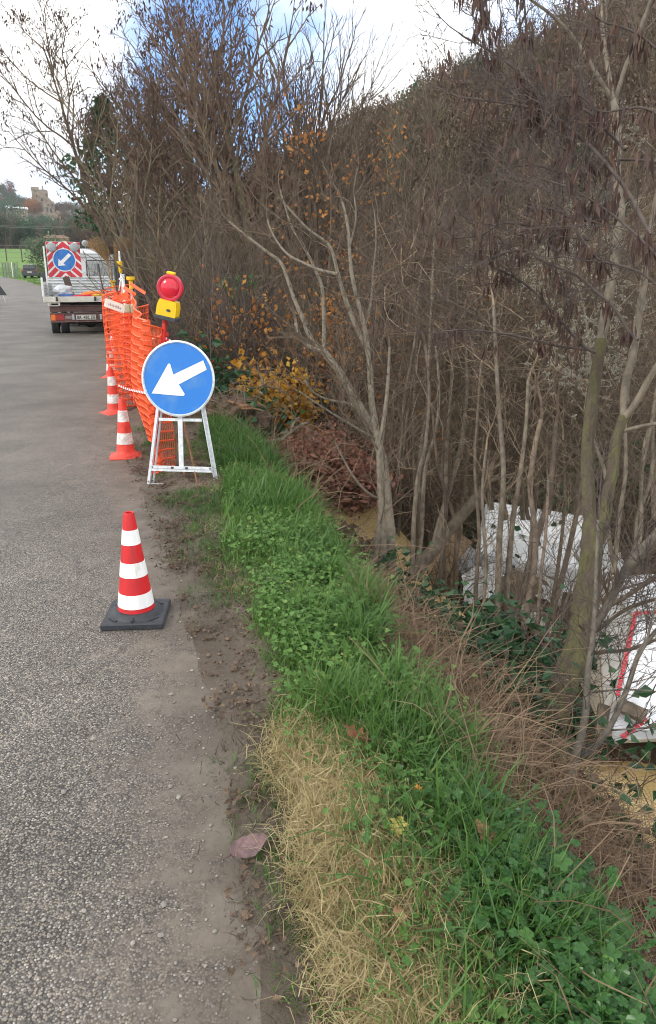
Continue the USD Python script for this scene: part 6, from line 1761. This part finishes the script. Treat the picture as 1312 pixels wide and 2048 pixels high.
C = np.repeat(pts, 7, 0) + rg.normal(0, .022, (len(pts) * 7, 3))
m, r = leaves(C, rg.normal(0, .22, C.shape) + [0, 0, -1], .105, .017, rg)
part(kt, 'dry_keys', m, 'pod_purple', rnd=r, kind='stuff')

# slim grey tree in front of it, forked low
FL = [limb([(1102, 1690), (1122, 1600), (1140, 1545), (1153, 1502), (1171, 1428), (1175, 1350), (1186, 1272), (1190, 1214), (1193, 1130), (1196, 1040)], 21, 5, 3.45, 3.8),
      limb([(1150, 1515), (1182, 1500), (1218, 1456), (1253, 1381), (1280, 1303), (1312, 1262), (1350, 1225)], 13, 9, 3.6, 3.5, 20),
      limb([(1272, 1325), (1290, 1290), (1312, 1200), (1330, 1120)], 5, 3, 3.5, 3.4, 12), limb([(1186, 1385), (1230, 1380), (1275, 1380), (1330, 1385)], 4, 3, 3.7, 3.5, 12), limb([(1215, 1460), (1262, 1458), (1330, 1450)], 4, 3, 3.6, 3.4, 10),
      limb([(1190, 1265), (1170, 1240), (1160, 1225)], 4, 2, 3.7, 3.7, 8)]
hero('grey_sapling', 'slim smooth grey sapling forked near the ground, in front of the mossy trunk', 'sapling', FL, 'bark_smooth', 'bark_dark', 511, 10, 11, .45, .0024)
GL = [limb([(1178, 1268), (1194, 1249), (1225, 1194), (1249, 1143), (1288, 1097), (1330, 1050)], 15, 21, 5.2, 4.8, 18), limb([(1100, 1420), (1140, 1340), (1180, 1275)], 9, 15, 5.3, 5.2, 12), limb([(1240, 1160), (1262, 1110), (1282, 1040)], 6, 4, 5.0, 5.2, 10)]
hero('leaning_tree', 'smooth grey stem leaning to the right behind the mossy trunk', 'tree', GL, 'bark_smooth', 'twig_brown', 512, 10, 7, .5, .004)
LL = [limb([(1010, 1420), (1100, 1300), (1170, 1240), (1240, 1200), (1330, 1140)], 8, 10, 5.9, 5.5), limb([(1030, 1400), (1120, 1300), (1190, 1262), (1260, 1215), (1330, 1195)], 8, 7, 5.7, 5.2), limb([(1130, 1370), (1180, 1310), (1257, 1299), (1320, 1275)], 9, 7, 5.2, 5.0),
      limb([(1020, 1380), (1090, 1290), (1150, 1200), (1235, 1150), (1320, 1090)], 7, 5, 6.2, 6.0), limb([(1040, 1410), (1130, 1275), (1220, 1190), (1320, 1160)], 5, 4, 6.0, 5.6)]
hero('leaning_shrub', 'fan of brown stems leaning right in front of the lorry body', 'shrub', LL, 'bark_brown', 'twig_brown', 513, 8, 9, .5, .0028)

# the coppice of upright stems before the lorry cab: every measured stem is a stem of one stool or another
CS = [[limb([(995, 1340), (996, 1194), (999, 1077), (1007, 960), (1005, 900), (998, 823), (991, 692), (987, 611)], 15, 6, 6.3, 7.0), limb([(1010, 1340), (1013, 1194), (1019, 1116), (1026, 1038), (1038, 960), (1050, 870), (1056, 760)], 15, 6, 6.4, 6.9)],
      [limb([(1005, 1350), (1022, 1233), (1054, 1147), (1073, 1077), (1093, 1011), (1105, 930), (1110, 860)], 17, 9, 6.6, 7.2), limb([(1020, 1350), (1040, 1300), (1046, 1264), (1058, 1194), (1069, 1136), (1070, 1060), (1060, 981), (1068, 903), (1082, 840)], 14, 9, 6.1, 6.6)],
      [limb([(1100, 1240), (1124, 1155), (1147, 1058), (1155, 1019), (1165, 940), (1168, 860)], 13, 6, 7.0, 7.5), limb([(1095, 1260), (1112, 1160), (1125, 1060), (1130, 980), (1126, 880)], 9, 5, 7.2, 7.8)],
      [limb([(812, 1165), (823, 1143), (828, 1040), (835, 960), (852, 880), (858, 780), (850, 690)], 11, 5, 7.0, 7.4), limb([(820, 1160), (842, 1080), (846, 1000), (850, 940), (872, 860), (878, 787), (871, 692)], 10, 4, 7.1, 7.6)],
      [limb([(832, 1160), (848, 1120), (870, 1097), (895, 1062), (917, 1038), (945, 1006), (962, 985)], 26, 22, 7.4, 7.8), limb([(860, 1120), (880, 1040), (905, 960), (927, 858), (934, 752), (930, 660)], 12, 5, 7.5, 8.0), limb([(868, 1110), (890, 1000), (893, 900), (901, 800), (905, 700)], 11, 5, 7.5, 7.9)],
      [limb([(880, 1170), (885, 1100), (892, 1000), (875, 928), (866, 830)], 9, 5, 7.0, 7.3), limb([(950, 1300), (952, 1180), (958, 1060), (950, 950), (955, 830), (963, 720)], 9, 4, 6.6, 7.2)],
      [limb([(975, 1340), (968, 1220), (972, 1120), (965, 1010), (972, 900)], 9, 5, 6.3, 6.8), limb([(985, 1350), (1035, 1220), (1060, 1100), (1064, 1000)], 8, 5, 6.5, 7.0)],
      [limb([(1030, 1430), (1060, 1330), (1075, 1240), (1082, 1150), (1092, 1060), (1096, 960)], 10, 5, 5.6, 6.2), limb([(1045, 1430), (1085, 1340), (1110, 1270), (1140, 1180)], 8, 5, 5.5, 5.9)]]
for k, (L_, lab) in enumerate(zip(CS, ('pair of straight olive brown stems right before the lorry cab', 'pair of dark leaning stems crossing the middle of the lorry cab', 'pair of slim stems just left of the mossy trunk', 'pair of thin stems right of the pale tree', 'thick crooked grey stem lying low with two uprights left of the lorry cab', 'two thin stems in front of the spilled grain',
                                       'two thin grey stems left edge of the lorry cab', 'two brown stems on the bank below the lorry cab'))):
    hero('coppice_stems', lab, 'coppice', L_, 'bark_grey' if k in (0, 3, 4, 6) else 'bark_brown', 'twig_brown' if k % 2 else 'twig_tan', 530 + k, 9, 3.2, .5, .004)

rg = np.random.default_rng(149)
for (bx_, by_, t_, lab) in ((800, 1120, 8.2, 'spindly brown stems right of the pale tree, before the spilled grain'), (905, 1150, 8.3, 'three slim stems standing in the grain left of the lorry'), (1040, 1010, 9.2, 'thin stems rising behind the roof of the lorry cab'), (930, 990, 9.0, 'slender stems behind the thick crooked grey stem'),
                           (1250, 1120, 6.6, 'olive brown stems right of the mossy trunk'), (1140, 1000, 8.8, 'slim stems between the two forks of the mossy tree'), (1290, 1010, 7.0, 'stems at the right edge beside the mossy tree')):
    L_ = []
    for k in range(4):
        x0, ln = bx_ + rg.normal(0, 22), rg.normal(.05, .09)
        top = rg.uniform(420, 640)
        n_ = 7
        L_.append(limb([(x0 + ln * (by_ - py) + rg.normal(0, 5), py) for py in np.linspace(by_ + 30, top, n_)], rg.uniform(8, 14), 3.5, t_, t_ + rg.uniform(-.2, .6)))
    hero('coppice_stems', lab, 'coppice', L_, ('bark_grey', 'bark_brown')[int(bx_) % 2], 'twig_brown', int(bx_), 8, 5, .5, .004)

# clematis fluff hanging in the trees on the right
P = []
rg = np.random.default_rng(55)
for px, py, t, w, n in ((1190, 660, 5.4, .13, 60), (1170, 720, 5.4, .12, 60), (1215, 640, 5.5, .10, 40), (1150, 730, 5.6, .05, 24), (1240, 720, 5.4, .05, 26), (1130, 500, 5.8, .10, 36), (1110, 480, 5.8, .07, 30), (1060, 560, 6.0, .06, 16), (1240, 230, 5.5, .07, 20), (1260, 260, 5.5, .06, 16), (1090, 560, 6, .08, 18), (1180, 480, 5.8, .14, 36), (1020, 520, 6.2, .06, 12), (1195, 770, 5.4, .08, 16), (930, 520, 7.0, .05, 8), (1270, 560, 5.2, .14, 22)):
    P.append(at(px, py, t) + rg.normal(0, 1, (int(n * 1.3), 3)) * [w * 1.3, w, w * 1.3])
P = np.vstack(P)
fl = []
for k in range(2):
    r_2 = np.random.default_rng(66 + k)
    C = r_2.normal(0, .008, (16, 3))
    m, r = leaves(C, r_2.normal(0, 1, (16, 3)), .022, .012, r_2)
    fl.append([(m, 'fluff', r)])
scatter('clematis_fluff', 'whitish seed fluff of climbing clematis in the trees on the right', 'seed heads', fl, P, rg.uniform(0, 6.28, len(P)), rg.uniform(.45, 1.1, len(P)))
# hanging fine twigs and climbers among the nearer stems
cl_ = []
for k in range(4):
    r_2 = np.random.default_rng(700 + k)
    PP = []
    for _ in range(34):
        d = unit(r_2.normal(0, 1, 3) * [1, .8, .9])
        p = r_2.normal(0, .25, 3)
        L = [p]
        for _ in range(7):
            d = unit(d + r_2.normal(0, .22, 3))
            L.append(L[-1] + d * .13)
        PP.append((np.array(L), np.linspace(1, .4, 8) * r_2.uniform(.0018, .0045)))
    cl_.append([(tubes(PP, 3)[0], ('twig_brown', 'twig_tan', 'twig_brown', 'twig_olive')[k], None)])
P = []
for k in range(300):
    px, py = rg.uniform(780, 1330), rg.uniform(430, 1330)
    t = rg.uniform(7.6, 11)
    q = at(px, py, t)
    if q[2] < gz(q[0], q[1]) or (py > 940 and px > 900 and rg.random() < .88):
        continue
    P.append(q)
P = np.array(P)
scatter('climber_tangle', 'tangle of climbing stems among the coppice', 'climbers', cl_, P, rg.uniform(0, 6.28, len(P)), rg.uniform(.7, 1.5, len(P)))

# ------------------------------------------------------------------ the wooded hill and the far slopes
HILL = [dict(seg=7, wig=.06, up=.04, kids=11, k0=.25, ang=.6, len=.45, rr=.5, tap=.2), dict(seg=4, wig=.12, up=.07, kids=8, k0=.15, ang=.6, len=.45, rr=.5, tap=.3), dict(seg=3, wig=.15, up=.05, kids=0, k0=.2, ang=.6, len=.5, rr=.5, tap=.4)]
kinds = []
for k, (mt, H, leaf_) in enumerate((('twig_brown', 7.5, None), ('twig_brown', 6.5, ('leaf_litter', .5)), ('twig_olive', 7.0, None), ('twig_brown', 6.5, ('leaf_hill', .2)), ('twig_brown', 7.5, ('pod_purple', .3)), ('bark_dark', 6.0, ('leaf_bramble', 1.0)))):
    rg2 = np.random.default_rng(800 + k)
    trunk, crown, tips, _ = tree_meshes(800 + k, H, .11, HILL, n_trunk=2, sp_=.15, twig_r=.016)
    ms = [(cat_mesh([trunk[0], crown[0]]), mt, None)]
    if leaf_:
        m, r = pods(tips, rg2, leaf_[1], 6, .24 if k < 5 else .34, .14 if k < 5 else .24, .3, False)
        ms.append((m, leaf_[0], r))
    kinds.append(ms)
rg = np.random.default_rng(31)
n = 5200
hs = 10 + 105 * rg.random(n) ** .8
y = 14 * (460 / 14) ** rg.random(n)
x = hs - .285 * y
z = ground_z(x, y)
k = in_view(x, y, z + 3, .1) & ~((y < 32) & (hs < 14))
x, y, z = x[k], y[k], z[k]
idx = rg.choice(6, len(x), p=[.30, .22, .19, .14, .12, .03])
scatter('hillside_wood', 'leafless brown wood covering the steep hill on the right', 'wood', kinds, np.c_[x, y, z - .2], rg.uniform(0, 6.28, len(x)), rg.uniform(.5, 1.15, len(x)) * (.62 + .38 * smooth(20, 70, y)), proto_idx=idx)
# far hill below and beside the castle
n = 2600
y = rg.uniform(232, 800, n)
x = y * rg.uniform(-.47, -.10, n)
z = ground_z(x, y)
bare = ((np.hypot(x - kx, (y - ky)) < 17) | ((np.abs(x - kx) < 12) & (y > ky - 45) & (y < ky))) | ((np.abs(x - hx) < 13) & (np.abs(y - hy) < 14))
k = ~bare & in_view(x, y, z + 3, .1)
x, y, z = x[k], y[k], z[k]
leftness = smooth(-.30, -.42, x / y)
idx = np.where(rg.random(len(x)) < .08 + .32 * leftness, 5, rg.choice(5, len(x), p=[.38, .22, .14, .16, .10]))
scatter('far_wood', 'brown and dark green wood on the slopes around the castle', 'wood', kinds, np.c_[x, y, z - .3], rg.uniform(0, 6.28, len(x)), rg.uniform(.9, 1.7, len(x)), proto_idx=idx)


def crown_tree(name, label, cat_, loc, H, W, mt, n, leaf_l, seed, trunk_h, top=.2):
    """Small far tree: trunk, limbs, and a cloud of leaf clumps."""
    r = np.random.default_rng(seed)
    t = thing(name, label, cat_, loc)
    br = [(bez([(0, 0, -.3), (.05 * H, 0, H * .35), (0, 0, H * .8)], 8), np.linspace(.05 * W, .01 * W, 8))]
    for _ in range(7):
        a_ = r.uniform(0, 6.28)
        br.append((bez([(0, 0, trunk_h), (.25 * W * math.cos(a_), .25 * W * math.sin(a_), trunk_h + .2 * H), (.42 * W * math.cos(a_), .42 * W * math.sin(a_), trunk_h + r.uniform(.2, .5) * H)], 6), np.linspace(.02 * W, .004 * W, 6)))
    part(t, 'trunk', tubes(br, 6)[0], 'bark_dark', 50)
    cen = unit(r.normal(0, 1, (26, 3))) * r.uniform(.35, 1.0, (26, 1)) ** .6 * [W / 2, W / 2, (H - trunk_h) / 2] * .82 + [0, 0, (H + trunk_h) / 2]
    C = cen[r.integers(0, 26, n)] + r.normal(0, .12, (n, 3)) * [W, W, H - trunk_h] * .75
    C = C[(C[:, 2] > .1)]
    m, q = leaves(C, unit(C - [0, 0, (H + trunk_h) / 2]) + r.normal(0, .7, C.shape), leaf_l, leaf_l * .45, r)
    part(t, 'crown', m, mt, rnd=q, kind='stuff')
    return t


q = at(112, 556, 70)
crown_tree('olive_bush', 'round grey green olive bush between the black car and the truck', 'bush', (q[0], q[1], gz(q[0], q[1])), 4.3, 4.3, 'leaf_olive', 5200, .22, 3, .5)
q = at(128, 540, 78)
crown_tree('olive_bush', 'second grey green olive bush just left behind the truck', 'bush', (q[0], q[1], gz(q[0], q[1])), 3.4, 4.6, 'leaf_olive', 3800, .22, 4, .4)
q = at(72, 445, 560)
crown_tree('autumn_tree', 'round orange brown tree on the slope below the castle', 'tree', (q[0], q[1], gz(q[0], q[1])), 15, 13.5, 'leaf_orange', 2600, 1.0, 5, 3)
q = at(125, 430, 575)
crown_tree('autumn_tree', 'wide faded brown tree right below the castle walls', 'tree', (q[0], q[1], gz(q[0], q[1])), 11, 19, 'leaf_litter', 2600, 1.0, 6, 3)
q = at(96, 470, 480)
crown_tree('dark_tree', 'dark evergreen below the autumn tree and the castle', 'tree', (q[0], q[1], gz(q[0], q[1])), 15, 26, 'leaf_bramble', 2600, 1.1, 7, 1)
q = at(20, 440, 470)
crown_tree('dark_tree', 'large dark evergreen at the left edge beside the pale shed', 'tree', (q[0], q[1], gz(q[0], q[1])), 24, 26, 'leaf_bramble', 3600, 1.2, 8, 1)
q = at(16, 368, 720)
crown_tree('autumn_tree', 'rust coloured tree topping the ridge at the upper left', 'tree', (q[0], q[1], gz(q[0], q[1])), 17, 16, 'leaf_rust', 2200, 1.2, 9, 2)
q = at(75, 500, 160)
crown_tree('yellow_bush', 'yellowish bush in front of the farmhouse', 'bush', (q[0], q[1], gz(q[0], q[1])), 3.5, 7, 'leaf_olive', 1500, .35, 10, .4)
# far grass beside the road
x = rg.uniform(-60, -6, 16000)
y = rg.uniform(26, 120, 16000)
s = x - EDGE(y)
k = (s > .1) & (s < 16) & in_view(x, y, ground_z(x, y))
x, y = x[k], y[k]
scatter('far_turf', 'short green lawn beside the far road', 'grass', tuft_protos('grass_green', range(90, 93), 20, .12, .16, .02, 1.2), np.c_[x, y, ground_z(x, y)], rg.uniform(0, 6.28, len(x)), rg.uniform(.5, 1.1, len(x)))

# ------------------------------------------------------------------ the thin winter haze that softens the far slopes
MAT['haze'] = usdkit.material(stage, '/World/Looks/haze', {"v": ("principled_volume", {"color": (0.86, 0.9, 0.95), "density": 0.00016, "anisotropy": 0.3})}, [], volume="v.volume")
hz_ = part('/World', 'haze', bx(-2600, 1700, -80, 1700, -6, 190), 'haze')
tag(hz_, 'faint haze in the air over the valley', 'haze', kind='stuff')
